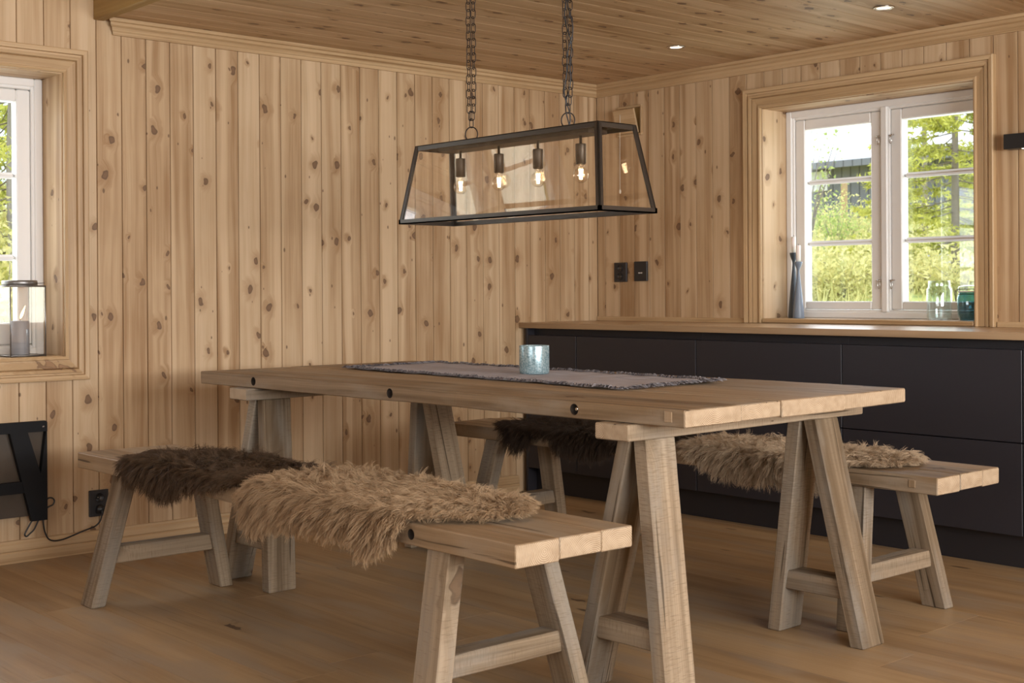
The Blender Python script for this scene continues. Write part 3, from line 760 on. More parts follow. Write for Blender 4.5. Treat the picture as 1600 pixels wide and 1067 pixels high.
sheepskin('sheepskin', near, .190, .500, near_beige, M['fur_beige'], M['hide'], 'shaggy beige sheepskin on the middle of the foreground bench', .012, .054, (-.35, .55), .55, 7500, 8, 5, GRP, NB[0])
sheepskin('sheepskin', far, .180, .500, far_brown, M['fur_dark'], M['hide_dark'], 'dark brown sheepskin on the far bench, left half', .001, .054, (.2, .6), .15, 5500, 7, 8, GRP, FB[0])
sheepskin('sheepskin', far, .180, .500, far_beige, M['fur_pale'], M['hide'], 'pale beige sheepskin on the far bench, right half', .001, .052, (.1, .55), .4, 6500, 8, 11, GRP, FB[0])

# ------------------------------------------------------------------ runner and votive
rn = thing('table_runner', (1.745, -2.185, .7715), 'grey linen runner with frayed edges lying along the table', 'table runner', .0)
mb = MB(); nx, ny = 90, 30; RX, RY = .765, .232
cor = {}
def rp(i, j, dz):
    u = i / nx * 2 - 1; v = j / ny * 2 - 1; x = u * RX; y = v * RY - .034 * u + .004 * math.sin(u * 9) * v
    z = .0012 + .0016 * (1 + math.sin(u * 31 + v * 3 + 2 * math.sin(v * 5))) * (.4 + .6 * abs(math.sin(u * 7 + 1)))
    return (x, y, z + dz)
for dz in (0, .0018): 
    for i in range(nx + 1):
        for j in range(ny + 1): mb.v.append(rp(i, j, dz))
N = (nx + 1) * (ny + 1); q = lambda i, j: i * (ny + 1) + j
for i in range(nx):
    for j in range(ny):
        f = [q(i, j), q(i + 1, j), q(i + 1, j + 1), q(i, j + 1)]; mb.face(f[::-1], sm=True); mb.face([k + N for k in f], sm=True)
for i in range(nx):
    for j in (0, ny): mb.face([q(i, j), q(i + 1, j), q(i + 1, j) + N, q(i, j) + N])
for j in range(ny):
    for i in (0, nx): mb.face([q(i, j), q(i, j + 1), q(i, j + 1) + N, q(i, j) + N])
mb.build('cloth', [M['linen']], rn)
m, nt, out = new_mat('grey_yarn'); t = NT(nt); hi_ = nt.nodes.new('ShaderNodeHairInfo')
t.bsdf(out, t.mix(hi_.outputs['Random'], (.035, .032, .042), (.34, .32, .33)), .9, **{'Specular IOR Level': .1}); M['yarn'] = m
fr = []; g = np.random.default_rng(21)
for k in range(2300):
    if k < 1700:
        u = g.uniform(-1, 1); sd = g.choice([-1, 1]); b = rp((u + 1) / 2 * nx, ny if sd > 0 else 0, .001); d = np.array([g.normal(0, .8), sd, 0]); ln = g.uniform(.008, .02)
    else:
        v = g.uniform(-1, 1); sd = g.choice([-1, 1]); b = rp(nx if sd > 0 else 0, (v + 1) / 2 * ny, .001); d = np.array([sd, g.normal(0, .6), 0]); ln = g.uniform(.02, .042)
    d = d / np.linalg.norm(d); b = np.array(b) - d * .004; a = np.array([-d[1], d[0], 0]) * g.normal(0, .35)
    h = g.uniform(.002, .009)
    fr.append([b + d * ln * s_ + a * ln * s_ * s_ + np.array([0, 0, h * math.sin(s_ * 3.0) + .0012 * (1 - s_)]) for s_ in (0, .25, .5, .75, 1.)])
fr = np.array(fr); fr[..., 2] = np.maximum(fr[..., 2], .0009)
cu = bpy.data.hair_curves.new('fringe'); cu.add_curves([5] * len(fr)); cu.attributes['position'].data.foreach_set('vector', fr.reshape(-1).astype('f'))
ra = cu.attributes.get('radius') or cu.attributes.new('radius', 'FLOAT', 'POINT'); ra.data.foreach_set('value', np.full(len(fr) * 5, .0009, 'f'))
cu.materials.append(M['yarn']); fo = bpy.data.objects.new('fringe', cu); COL.objects.link(fo); fo.parent = rn; fo['kind'] = 'stuff'; fo['label'] = 'frayed dark grey fringe'

vt = thing('candle_holder', (1.812, -2.155, .7762), 'frosted blue glass candle holder on the table runner', 'candle holder')
MB().lathe([(.048, 0), (.052, .003), (.0535, .012), (.0535, .098), (.0530, .1005), (.0515, .1005), (.0505, .098), (.0505, .014), (.046, .008), (.0, .008)], n=48, cap=True).build('glass', [M['votive']], vt)
MB().lathe([(.0, .0085), (.042, .0085), (.042, .060), (.039, .063), (.004, .061), (0, .061)], n=32).build('candle', [M['candlew']], vt)

# ------------------------------------------------------------------ pendant lamp
LY = -2.267
lamp = thing('pendant_lamp', (1.863, LY, 1.314), 'black metal and glass trapezoid pendant lamp hanging over the table', 'lamp')
bx0, bx1, by0, by1, bz = 1.345, 2.382, -.132, .132, 1.317
tx0, tx1, ty0, ty1, tz = 1.389, 2.333, -.088, .088, 1.603
def lp(x, y, z): return (x - 1.863, y, z - 1.314)
Bc = [Vector(lp(*c)) for c in ((bx0, by0, bz), (bx1, by0, bz), (bx1, by1, bz), (bx0, by1, bz))]
Tc = [Vector(lp(*c)) for c in ((tx0, ty0, tz), (tx1, ty0, tz), (tx1, ty1, tz), (tx0, ty1, tz))]
def bar(mb, p, q, wv, dv):
    """flat bar from p to q, width vector wv, depth vector dv (full extents, starting at the line)"""
    p, q, wv, dv = map(Vector, (p, q, wv, dv)); P = [p, p + wv, p + wv + dv, p + dv, q, q + wv, q + wv + dv, q + dv]; b = mb.add(P)
    for f in ([0, 1, 2, 3], [4, 5, 6, 7], [0, 1, 5, 4], [1, 2, 6, 5], [2, 3, 7, 6], [3, 0, 4, 7]): mb.face([b + i for i in f])
mb = MB(); bw = .017
for i in range(4):
    j = (i + 1) % 4
    cen = (Bc[0] + Bc[1] + Bc[2] + Bc[3]) / 4; nin = Vector((0, 1, 0)) if i == 0 else Vector((-1, 0, 0)) if i == 1 else Vector((0, -1, 0)) if i == 2 else Vector((1, 0, 0))
    bar(mb, Bc[i], Bc[j], (0, 0, bw), nin * .010); bar(mb, Bc[i], Bc[j], nin * bw, (0, 0, .004))
    bar(mb, Tc[i] - Vector((0, 0, bw)), Tc[j] - Vector((0, 0, bw)), (0, 0, bw), nin * .006)
    d = (Bc[j] - Bc[i]).normalized()
    bar(mb, Bc[i], Tc[i], d * bw, nin * .006); bar(mb, Bc[j] - d * bw, Tc[j] - d * bw, d * bw, nin * .006)
mb.build('frame', [M['metal']], lamp)
mb = MB(); mb.box(lp(tx0, ty0, tz - .003), lp(tx1, ty1, tz + .001)); mb.build('top_plate', [M['metal']], lamp)
mb = MB(); mb.box(lp(1.47, -.045, 1.578), lp(2.245, .045, 1.5995)); mb.build('channel', [M['socketm']], lamp)
for i in range(4):
    j = (i + 1) % 4; nin = [Vector((0, 1, 0)), Vector((-1, 0, 0)), Vector((0, -1, 0)), Vector((1, 0, 0))][i]
    e = .003; d = (Bc[j] - Bc[i]).normalized() * .006
    A, B_, C_, D_ = [p + nin * e for p in (Bc[i] + d, Bc[j] - d, Tc[j] - d, Tc[i] + d)]
    mb = MB(); P = [A, B_, C_, D_]; b = mb.add(P + [p + nin * .0025 for p in P])
    for f in ([0, 1, 2, 3], [4, 5, 6, 7], [0, 1, 5, 4], [1, 2, 6, 5], [2, 3, 7, 6], [3, 0, 4, 7]): mb.face([b + k for k in f])
    mb.build('glass_panel', [M['lampglass']], lamp)
for sx in (1.545, 1.757, 1.959, 2.166):
    c = lp(sx, .0, 0)
    so = MB().lathe([(.0045, 1.579), (.0045, 1.553), (.017, 1.551), (.0175, 1.549), (.0175, 1.487), (.015, 1.4845), (.0, 1.4845)][::-1], c, 24).build('lamp_holder', [M['socketm']], lamp)
    prof = [(.0125, 1.4845), (.0125, 1.478)] + [(max(.0005, .0255 * math.sin(a)), 1.4485 - .0255 * math.cos(a) * 1.02) for a in np.linspace(2.62, 0.02, 16)]
    bu = MB().lathe(prof, c, 28).build('bulb', [M['bulbglass']], lamp)
    fl = MB(); 
    for k in range(4):
        a = k * math.pi / 2 + .5; px, py = .0055 * math.cos(a), .0055 * math.sin(a)
        fl.tube([(c[0] + px * .7, py * .7, 1.434 - 1.314), (c[0] + px * 1.15, py * 1.15, 1.468 - 1.314)], .0013, 8)
    fl.build('filament', [M['filament']], bu)
def link(mb, c, L_, W_, r, ang):
    pts = []; h = L_ / 2 - W_ / 2
    for k in range(8): a = math.pi * k / 7; pts.append((W_ / 2 * math.cos(a), h + W_ / 2 * math.sin(a)))
    for k in range(8): a = math.pi + math.pi * k / 7; pts.append((W_ / 2 * math.cos(a), -h + W_ / 2 * math.sin(a)))
    mb.tube([(c[0] + p * math.cos(ang), c[1] + p * math.sin(ang), c[2] + z) for p, z in pts], r, 6, True)
for cx in (1.608, 2.107):
    mb = MB(); c = lp(cx, 0, 1.634); dirv = .66
    mb.tube([(c[0] + .0225 * math.cos(a) * math.cos(dirv), c[1] + .0225 * math.cos(a) * math.sin(dirv), c[2] + .026 * math.sin(a)) for a in np.linspace(0, 2 * math.pi, 28, endpoint=False)], .0022, 8, True)
    mb.tube([(c[0], c[1], 1.6035 - 1.314), (c[0], c[1], 1.612 - 1.314)], .004, 8)
    mb.build('ring', [M['chain']], lamp)
    mb = MB(); z = 1.674; k = 0
    while z < ZC - .02:
        sp = min(1., max(0., (z - 1.69) / .03)) * .009
        for s_ in ((-1, 1) if sp > .001 else (0,)):
            jit = random.uniform(-.0012, .0012)
            link(mb, (c[0] + s_ * sp * math.cos(dirv) + jit, c[1] + s_ * sp * math.sin(dirv), z - 1.314), .034, .0155, .0017, (.35 if k % 2 else 1.5) + s_ * .3 + random.uniform(-.25, .25))
        z += .0262; k += 1
    mb.build('chain', [M['chain']], lamp)
    mb = MB(); mb.lathe([(.0, ZC - .0295), (.012, ZC - .0295), (.03, ZC - .006), (.03, ZC - .0005)], (c[0], c[1], -1.314), 24); mb.build('ceiling_rose', [M['chain']], lamp)
for ph, am in ((0., .012), (1.8, .010)):
    c = lp(2.107, 0, 0); pts = []
    for k in range(40):
        z = 1.603 + (ZC - .012 - 1.603) * k / 39; e = min(1, k / 7) * min(1, (39 - k) / 5)
        o_ = am * math.sin(z * 17 + ph) * e + .004 * math.sin(z * 43 + ph); pts.append((c[0] + o_ * .66 + .003, c[1] + o_ * .75, z - 1.314))
    MB().tube(pts, .0022, 8).build('cord', [M['blackp']], lamp)

# ------------------------------------------------------------------ sill objects, right window
zs = .9252
def candlestick(x, y, zc, zt, m_, label):
    T = thing('candlestick', (x, y, zs), label, 'candlestick', group='candlesticks on the window sill')
    h = zc - zs
    MB().lathe([(.0, 0), (.0275, 0), (.0285, .004), (.0245, h * .2), (.0185, h * .42), (.0115, h * .64), (.0075, h * .78), (.0065, h * .84), (.0085, h * .875), (.0155, h * .93), (.0195, h * .975), (.020, h), (.0125, h), (.0115, h - .012), (.0, h - .012)], n=32).build('stand', [m_], T)
    MB().lathe([(.0, h - .0118), (.0110, h - .0118), (.0118, zt - zs - .002), (.0095, zt - zs), (.0, zt - zs - .001)], n=24).build('candle', [M['candlew']], T)
    MB().tube([(0, 0, zt - zs - .002), (.001, 0, zt - zs + .008)], .001, 6).build('wick', [M['blackp']], T)
candlestick(1.252, .125, 1.251, 1.332, M['slate'], 'taller dark slate candlestick with white candle on window sill')
candlestick(1.320, .070, 1.2045, 1.285, M['bluegrey'], 'shorter blue grey candlestick with white candle on window sill')
jar = thing('glass_jar', (2.082, .078, zs), 'clear pale glass jar with screw neck on the window sill', 'jar')
h = .178
MB().lathe([(.0, .0), (.050, .0), (.0545, .004), (.0555, .012), (.0555, .132), (.0535, .142), (.0475, .149), (.047, .152), (.0485, .154), (.047, .157), (.0485, .160), (.047, .163), (.0485, .166), (.047, .170), (.047, h), (.0445, h), (.0445, .150), (.0515, .138), (.0525, .012), (.047, .007), (.0, .007)], n=48).build('glass', [M['jarglass']], jar)
dj = thing('clip_jar', (2.222, .085, zs), 'dark teal glass clip-top jar on the sill beside the window casing', 'jar')
MB().lathe([(.0, .0), (.036, .0), (.042, .006), (.0475, .03), (.0500, .06), (.0500, .085), (.0475, .105), (.0425, .117), (.0415, .125), (.0385, .125), (.0395, .116), (.046, .10), (.047, .06), (.044, .03), (.036, .008), (.0, .008)], n=40).build('glass', [M['darkjar']], dj)
MB().lathe([(.0, .131), (.0435, .131), (.0445, .137), (.0445, .146), (.0415, .151), (.020, .156), (.0, .157)], n=40).build('lid', [M['jarglass']], dj)
MB().lathe([(.0440, .1255), (.0440, .1305), (.039, .1305), (.039, .1255)], n=40, closed=True).build('seal', [M['white']], dj)
mb = MB()
for zz in (.118, .139): mb.tube([(.0465 * math.cos(a), .0465 * math.sin(a), zz) for a in np.linspace(0, 2 * math.pi, 30, endpoint=False)], .0017, 6, True)
a = 3.45; cdir = Vector((math.cos(a), math.sin(a), 0)); sdir = Vector((-math.sin(a), math.cos(a), 0))
for sg in (-1, 1):
    mb.tube([cdir * .046 + sdir * .012 * sg + Vector((0, 0, .141)), cdir * .055 + sdir * .012 * sg + Vector((0, 0, .128)), cdir * .056 + sdir * .01 * sg + Vector((0, 0, .100)), cdir * .054 + sdir * .004 * sg + Vector((0, 0, .085))], .0016, 6)
mb.build('clip', [M['chain']], dj)

# lantern on the left sill
la = thing('lantern', (-.088, -3.247, .8177), 'square glass and tin lantern with lit grey candle on left sill', 'lantern')
mb = MB(); rr = .104; hh = .284
cang = [math.radians(-41) + k * math.pi / 2 for k in range(4)]
cor = [Vector((rr * math.cos(a), rr * math.sin(a), 0)) for a in cang]
for k in range(4):
    p, q_ = cor[k], cor[(k + 1) % 4]
    mb.tube([p, p + Vector((0, 0, hh))], .0026, 8)
    for z in (.004, hh): mb.tube([p + Vector((0, 0, z)), q_ + Vector((0, 0, z))], .003, 8)
mb.build('frame', [M['tin']], la)
mb = MB(); b = mb.add([c * .985 + Vector((0, 0, .001)) for c in cor] + [c * .985 + Vector((0, 0, .005)) for c in cor]); mb.face([b, b + 1, b + 2, b + 3]); mb.face([b + 4, b + 5, b + 6, b + 7])
for k in range(4): mb.face([b + k, b + (k + 1) % 4, b + 4 + (k + 1) % 4, b + 4 + k])
mb.build('base', [M['tin']], la)
for k in range(4):
    p, q_ = cor[k] * .99, cor[(k + 1) % 4] * .99; mb = MB(); nn = (p + q_).normalized() * .002; z0, z1 = Vector((0, 0, .006)), Vector((0, 0, hh - .002))
    b = mb.add([p + z0, q_ + z0, q_ + z1, p + z1, p + z0 - nn, q_ + z0 - nn, q_ + z1 - nn, p + z1 - nn])
    for f in ([0, 1, 2, 3], [4, 5, 6, 7], [0, 1, 5, 4], [1, 2, 6, 5], [2, 3, 7, 6], [3, 0, 4, 7]): mb.face([b + i for i in f])
    mb.build('glass_panel', [M['lampglass']], la)
MB().lathe([(.062, hh - .001), (.069, hh + .001), (.069, hh + .020), (.066, hh + .024), (.060, hh + .024), (.060, hh - .001)], n=48, closed=True).build('rim', [M['tin']], la)
mb = MB(); hd = Vector((.664, .748, 0))
mb.tube([hd * (.068 + .0) + Vector((0, 0, hh + .012)), hd * .082 + Vector((.006, -.006, hh + .012)), hd * .1 + Vector((0, 0, hh + .013)), hd * .082 + Vector((-.006, .006, hh + .012)), hd * .068 + Vector((-.002, .002, hh + .012))], .0016, 6); mb.build('handle', [M['tin']], la)
tag(MB().lathe([(.0, 0), (.036, 0), (.0365, .003), (.0365, .134), (.035, .138), (.026, .1385), (.0, .135)], n=40).build('pillar_candle', [M['candleg']], loc=(-.088, -3.247, .8232)), 'grey pillar candle burning inside the tin lantern', 'candle')
pc = bpy.data.objects['pillar_candle']
MB().tube([(0, 0, .134), (.001, .001, .146)], .0012, 6).build('wick', [M['blackp']], pc)
ax = Matrix.Rotation(.38, 3, Vector((-.748, .664, 0)))
tag(MB().lathe([(.0005, .0), (.004, .008), (.0055, .018), (.0045, .032), (.002, .047), (.0004, .058)], (.001, .001, .146), 16, axis=ax).build('flame', [M['flame']], pc), 'small leaning yellow flame')

# ------------------------------------------------------------------ heater, sockets, vent, wall lamp, downlights
HT = thing('panel_heater', (.06, -3.52, .16), 'black iron framed wall heater under the left window', 'heater')
H = lambda y, z, x=.06: (x - .06, y + 3.52, z - .16)
def yz_poly(mb, pts, x0, x1):
    b = mb.add([H(y, z, x0) for y, z in pts] + [H(y, z, x1) for y, z in pts]); n = len(pts)
    mb.face([b + i for i in range(n)]); mb.face([b + n + i for i in range(n)])
    for i in range(n): mb.face([b + i, b + (i + 1) % n, b + n + (i + 1) % n, b + n + i])
mb = MB(); yz_poly(mb, [(-3.838, .185), (-3.212, .185), (-3.203, .525), (-3.847, .525)], .022, .036); tag(mb.build('panel', [M['smoke']], HT), 'brown glossy back panel')
mb = MB(); yz_poly(mb, [(-3.850, .521), (-3.199, .521), (-3.199, .556), (-3.203, .5625), (-3.846, .5625), (-3.850, .556)], .040, .066); mb.build('top_bar', [M['blackmetal']], HT)
mb = MB(); yz_poly(mb, [(-3.79, .281), (-3.26, .281), (-3.26, .327), (-3.79, .327)], .040, .062); mb.build('cross_bar', [M['blackmetal']], HT)
for sg in (1, -1):
    f_ = lambda y: y if sg == 1 else -7.05 - y
    mb = MB(); yz_poly(mb, [(f_(-3.263), .166), (f_(-3.207), .166), (f_(-3.210), .300), (f_(-3.277), .521), (f_(-3.348), .521)], .0405, .064); mb.build('leg', [M['blackmetal']], HT)
    mb = MB(); yz_poly(mb, [(f_(-3.204), .166), (f_(-3.199), .166), (f_(-3.199), .521), (f_(-3.203), .521), (f_(-3.232), .300)], .0225, .039 + .024); mb.build('side_bar', [M['blackmetal']], HT)
for by in (-3.215, -3.835):
    MB().lathe([(.0, .0), (.005, .0), (.005, .002), (.0, .003)], H(by, .540, .066), 12, axis=Matrix(((0, 0, 1), (0, 1, 0), (-1, 0, 0)))).build('screw', [M['tin']], HT)
def socket(name, loc, fw, fh, face, label, cat, cover, discs):
    """plate on a wall; face = outward unit axis"""
    T = thing(name, loc, label, cat)
    R3 = Matrix(((0, 0, 1), (1, 0, 0), (0, 1, 0))) if face == 'x' else Matrix(((1, 0, 0), (0, 0, -1), (0, 1, 0)))
    m4 = R3.to_4x4()
    mb = MB(); mb.plank((-fw / 2, -fh / 2, .0008), (fw / 2, fh / 2, .013), 1, m4, .002, ei=0); mb.build('plate', [cover], T)
    for dz in discs:
        c = R3 @ Vector((0, dz, 0)); d = MB().lathe([(.0, .0135), (.0195, .0135), (.0205, .0165), (.0175, .0165), (.0165, .0145), (.0, .0145)], c, 28, axis=R3).build('outlet', [M['blackp']], T)
        for q in (-.006, .006): MB().lathe([(.0, .0146), (.0022, .0146), (.0022, .0155), (.0, .0155)], R3 @ Vector((q, dz, 0)), 10, axis=R3).build('contact', [M['chrome']], d)
    return T, R3
T, R3 = socket('wall_socket', (0, -2.960, .2), .083, .109, 'x', 'dark grey double wall socket with plug low on left wall', 'socket', M['plate'], (.024, -.024))
mb = MB(); mb.lathe([(.0, .017), (.018, .017), (.0185, .022), (.016, .036), (.0, .038)], R3 @ Vector((0, -.024, 0)), 24, axis=R3); tag(mb.build('plug', [M['blackp']], loc=(0, -2.960, .2)), 'black round plug in the low dark grey wall socket', 'plug')
socket('wall_socket', (.1865, 0, 1.169), .095, .107, 'y', 'black double wall socket in the corner above the worktop', 'socket', M['plate'], (.023, -.023))
T, R3 = socket('thermostat', (.3385, 0, 1.1725), .095, .107, 'y', 'black wall thermostat with tiny white marks beside the socket', 'thermostat', M['plate'], ())
mb = MB(); m4 = R3.to_4x4()
for k, ww in ((-.011, .006), (-.003, .005), (.003, .004), (.0105, .006)): mb.plank((k - ww / 2, -.0125, .0131), (k + ww / 2, -.0065, .0134), 0, m4, .0001, ei=0)
tag(mb.build('display', [M['white_mark']], T), 'small white lettering')
# heater cord
path = [(.045, -3.213, .20), (.05, -3.196, .245), (.05, -3.178, .25), (.05, -3.166, .238), (.05, -3.172, .222), (.048, -3.19, .214), (.045, -3.205, .200), (.042, -3.209, .165), (.04, -3.203, .12), (.04, -3.188, .086), (.04, -3.165, .074), (.035, -3.13, .073), (.035, -3.09, .082), (.035, -3.05, .094), (.035, -3.01, .104), (.035, -2.985, .112), (.038, -2.968, .13), (.042, -2.962, .155), (.042, -2.960, .172)]
def cat_rom(P, n=6):
    P = [Vector(p) for p in P]; o = []
    for i in range(len(P) - 1):
        p0, p1, p2, p3 = P[max(i - 1, 0)], P[i], P[i + 1], P[min(i + 2, len(P) - 1)]
        for k in range(n):
            s = k / n; o.append(.5 * ((2 * p1) + (p2 - p0) * s + (2 * p0 - 5 * p1 + 4 * p2 - p3) * s * s + (3 * p1 - p0 - 3 * p2 + p3) * s ** 3))
    return o + [P[-1]]
mb = MB(); mb.tube(cat_rom(path), .0032, 8)
mb.tube(cat_rom([(.05, -3.225, .18), (.055, -3.25, .135), (.055, -3.268, .118), (.055, -3.282, .108), (.055, -3.289, .116), (.055, -3.283, .130), (.055, -3.262, .165), (.05, -3.25, .19)]), .0032, 8)
tag(mb.build('power_cord', [M['blackp']]), 'black looped cord from the heater to the low wall socket', 'cord')
# air vent hatch
V = thing('air_vent', (.2635, 0, 1.997), 'small pine air vent hatch with pull string high on right wall', 'vent')
mb = MB(); w_, h_ = .0925, .083
for lo, hi, g_ in (((-w_, -.016, h_ - .012), (w_, .0, h_), 0), ((-w_, -.016, -h_), (w_, .0, -h_ + .012), 0), ((-w_, -.016, -h_ + .012), (-w_ + .012, .0, h_ - .012), 2), ((w_ - .012, -.016, -h_ + .012), (w_, .0, h_ - .012), 2)):
    mb.plank([l - (.0005 if i == 1 else 0) for i, l in enumerate(lo)], [q - (.0005 if i == 1 else 0) for i, q in enumerate(hi)], g_, None, .002)
mb.build('frame', [M['trim'], M['pinend']], V)
mb = MB(); mb.plank((-.0795, -.0012, -.07), (.0795, -.0005, .07), 2, None, .0001, ei=0); tag(mb.build('duct', [M['glulam']], V), 'dark duct opening')
tilt = Matrix.Translation((0, -.017, -.069)) @ Matrix.Rotation(.27, 4, 'X')
mb = MB(); mb.plank((-.078, -.012, .001), (.078, -.001, .136), 0, tilt, .002); mb.build('flap', [M['trim'], M['pinend']], V)
mb = MB(); sx = -.028; mb.tube([(sx, -.057, .035), (sx, -.060, -.2), (sx, -.060, -.375)], .0016, 6); mb.lathe([(.0, -.40), (.005, -.395), (.0065, -.387), (.004, -.376), (.0, -.374)], (sx, -.06, 0), 14); mb.build('pull_string', [M['string']], V)
# black wall lamp right of the window
WLp = thing('wall_lamp', (2.78, -.03, 1.653), 'black rectangular wall lamp right of the window, cut by picture edge', 'lamp')
mb = MB(); mb.plank((2.466, -.06, 1.653), (3.1, -.0008, 1.7165), 0, None, .0015, ei=0); mb.build('housing', [M['blackp']], WLp, world=True)
mb = MB(); mb.plank((2.54, -.045, 1.6515), (3.03, -.02, 1.6528), 0, None, .0004, ei=0); tag(mb.build('diffuser', [M['ledwhite']], WLp, world=True), 'lit strip underneath')
dl0 = None
for (dx, dy), lab in zip(((1.098, -.575), (2.228, -.582)), ('recessed ceiling downlight nearer the room corner', 'recessed ceiling downlight above the right window')):
    if dl0 is None:
        dl0 = T = thing('downlight', (dx, dy, ZC), lab, 'downlight', group='recessed ceiling downlights')
        MB().lathe([(.030, -.0006), (.043, -.0006), (.044, -.003), (.041, -.0055), (.033, -.0045), (.030, -.003)], n=36, closed=True).build('bezel', [M['chrome']], T)
        MB().lathe([(.0, -.0008), (.0295, -.0008), (.0285, -.003), (.0, -.0042)], n=30).build('lens', [M['spotglow']], T)
    else:
        T = copy_tree(dl0); T.location = (dx, dy, ZC); T['label'] = lab

# ------------------------------------------------------------------ outdoors
GP = [(-60, -.2), (0, -.2), (2, .3), (5, .85), (10, 1.22), (16, 1.95), (22, 2.85), (45, 4.2), (80, 5.0)]
def gz(x, y):
    d = max(y - .3, -x - .3, 0) + .0
    for (a, za), (b, zb) in zip(GP[:-1], GP[1:]):
        if a <= d <= b: return za + (zb - za) * (d - a) / (b - a) + .12 * math.sin(x * .7) * math.cos(y * .6) * min(1, d / 4)
    return GP[-1][1]
mb = MB(); st = 1.0; xr = np.arange(-45, 20.1, st); yr = np.arange(-20, 45.1, st)
for x in xr:
    for y in yr: mb.v.append((x, y, gz(x, y)))
ny_ = len(yr)
for i in range(len(xr) - 1):
    for j in range(ny_ - 1):
        cx_, cy_ = xr[i] + .5, yr[j] + .5
        if cx_ > -.9 and cy_ < .9 and cx_ < XM + .5: continue
        k = i * ny_ + j; mb.face([k, k + ny_, k + ny_ + 1, k + 1], sm=True)
tag(mb.build('ground', [M['meadow']], fix=False), 'sloping meadow outside the windows', 'ground', kind='structure')

def tri_mesh(name, P, R_, mat, parent=None, loc=None):
    """P (n,3,3) triangles, R_ (n,) random"""
    n = len(P); me = bpy.data.meshes.new(name); me.from_pydata(P.reshape(-1, 3).tolist(), [], np.arange(n * 3).reshape(-1, 3).tolist())
    at = me.attributes.new('rnd', 'FLOAT', 'FACE'); at.data.foreach_set('value', np.asarray(R_, 'f')); me.materials.append(mat); me.update()
    o = bpy.data.objects.new(name, me); COL.objects.link(o)
    if parent is not None: o.parent = parent
    if loc is not None: o.location = loc
    return o
def cards(C, D, ln, wd, g):
    """triangular leaf cards at C pointing along D"""
    n = len(C); D = D / (np.linalg.norm(D, axis=1)[:, None] + 1e-9); A = np.cross(D, g.normal(size=(n, 3))); A /= np.linalg.norm(A, axis=1)[:, None] + 1e-9
    return np.stack([C - A * wd[:, None] / 2, C + A * wd[:, None] / 2, C + D * ln[:, None]], 1)
def spruce(x, y, h, wbase, nbr, label, seed, dens=1., trunk_lo=.0, card=1.):
    g = np.random.default_rng(seed); z0 = gz(x, y) - .05
    T = thing('spruce_tree', (x, y, z0), label, 'tree', group='spruce trees outside')
    mb = MB(); mb.tube([(.02 * math.sin(k), .02 * math.cos(k * 2), h * k / 8) for k in range(9)], [max(.012, .03 * h / 3 * (1 - k / 8.5)) for k in range(9)], 8)
    C = []; D = []; R_ = []
    for b in range(nbr):
        tz = trunk_lo + (1 - trunk_lo) * (b + g.random()) / nbr; zz = h * tz; ln = wbase * (1 - tz) ** .75 * g.uniform(.65, 1.1) + .12; az = g.random() * 6.283
        d = np.array([math.cos(az), math.sin(az), 0]); sd = np.array([-math.sin(az), math.cos(az), 0])
        m_ = max(4, int(ln * 26 * dens))
        pts = []
        for k in range(5):
            s = k / 4; pts.append(d * ln * s + np.array([0, 0, zz - ln * .28 * s + ln * .24 * s * s]))
        mb.tube(pts, [.006 * (1 - k / 5) + .002 for k in range(5)], 5)
        for k in range(m_):
            s = g.uniform(.12, 1.) ** .8; side = g.choice([-1, 1]); tw = ln * .42 * (1.05 - s) + .06
            base = d * ln * s + np.array([0, 0, zz - ln * .28 * s + ln * .24 * s * s])
            dirv = d * .75 + sd * side * g.uniform(.4, 1.) + np.array([0, 0, g.uniform(-.35, .1)]); dirv /= np.linalg.norm(dirv)
            nn = int(3 + tw * 22)
            q = g.random(nn); C.append(base + dirv * (tw * q)[:, None]); D.append(dirv * .8 + g.normal(0, .55, (nn, 3)) + np.array([0, 0, .1]))
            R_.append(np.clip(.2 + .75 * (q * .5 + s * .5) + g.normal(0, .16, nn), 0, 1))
    C = np.concatenate(C); D = np.concatenate(D); R_ = np.concatenate(R_); n = len(C)
    tri = cards(C, D, g.uniform(.05, .10, n) * card, g.uniform(.016, .030, n) * card, g)
    mb.build('trunk', [M['bark']], T)
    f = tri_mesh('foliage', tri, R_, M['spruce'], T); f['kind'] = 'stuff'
    return T
def bush(name, x, y, h, r, n, mat, label, cat, seed, group, leaf=.05, stem=True):
    g = np.random.default_rng(seed); z0 = gz(x, y) - .03
    T = thing(name, (x, y, z0), label, cat, group=group)
    mb = MB(); C = []; D = []; R_ = []
    ns = 14
    for k in range(ns):
        az = g.random() * 6.283; le = g.uniform(.2, 1.) * r; tip = np.array([math.cos(az) * le, math.sin(az) * le, h * g.uniform(.55, 1.)])
        mb.tube([(0, 0, 0), tuple(tip * np.array([.4, .4, .55])), tuple(tip)], [.004 * h + .003, .003 * h + .002, .0015], 5)
        m_ = n // ns; s = g.uniform(.25, 1.05, m_)
        p = tip[None] * s[:, None] * np.stack([s * .2 + .8] * 2 + [np.ones(m_)], 1) + g.normal(0, r * .16 + .03, (m_, 3))
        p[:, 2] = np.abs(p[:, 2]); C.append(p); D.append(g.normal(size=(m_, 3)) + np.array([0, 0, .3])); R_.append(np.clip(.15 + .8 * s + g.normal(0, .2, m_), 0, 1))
    C = np.concatenate(C); D = np.concatenate(D); R_ = np.concatenate(R_); k = len(C)
    mb.build('stems', [M['bark']], T)
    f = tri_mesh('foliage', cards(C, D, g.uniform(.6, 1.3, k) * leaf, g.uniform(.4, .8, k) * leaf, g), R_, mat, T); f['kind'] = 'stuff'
    return T
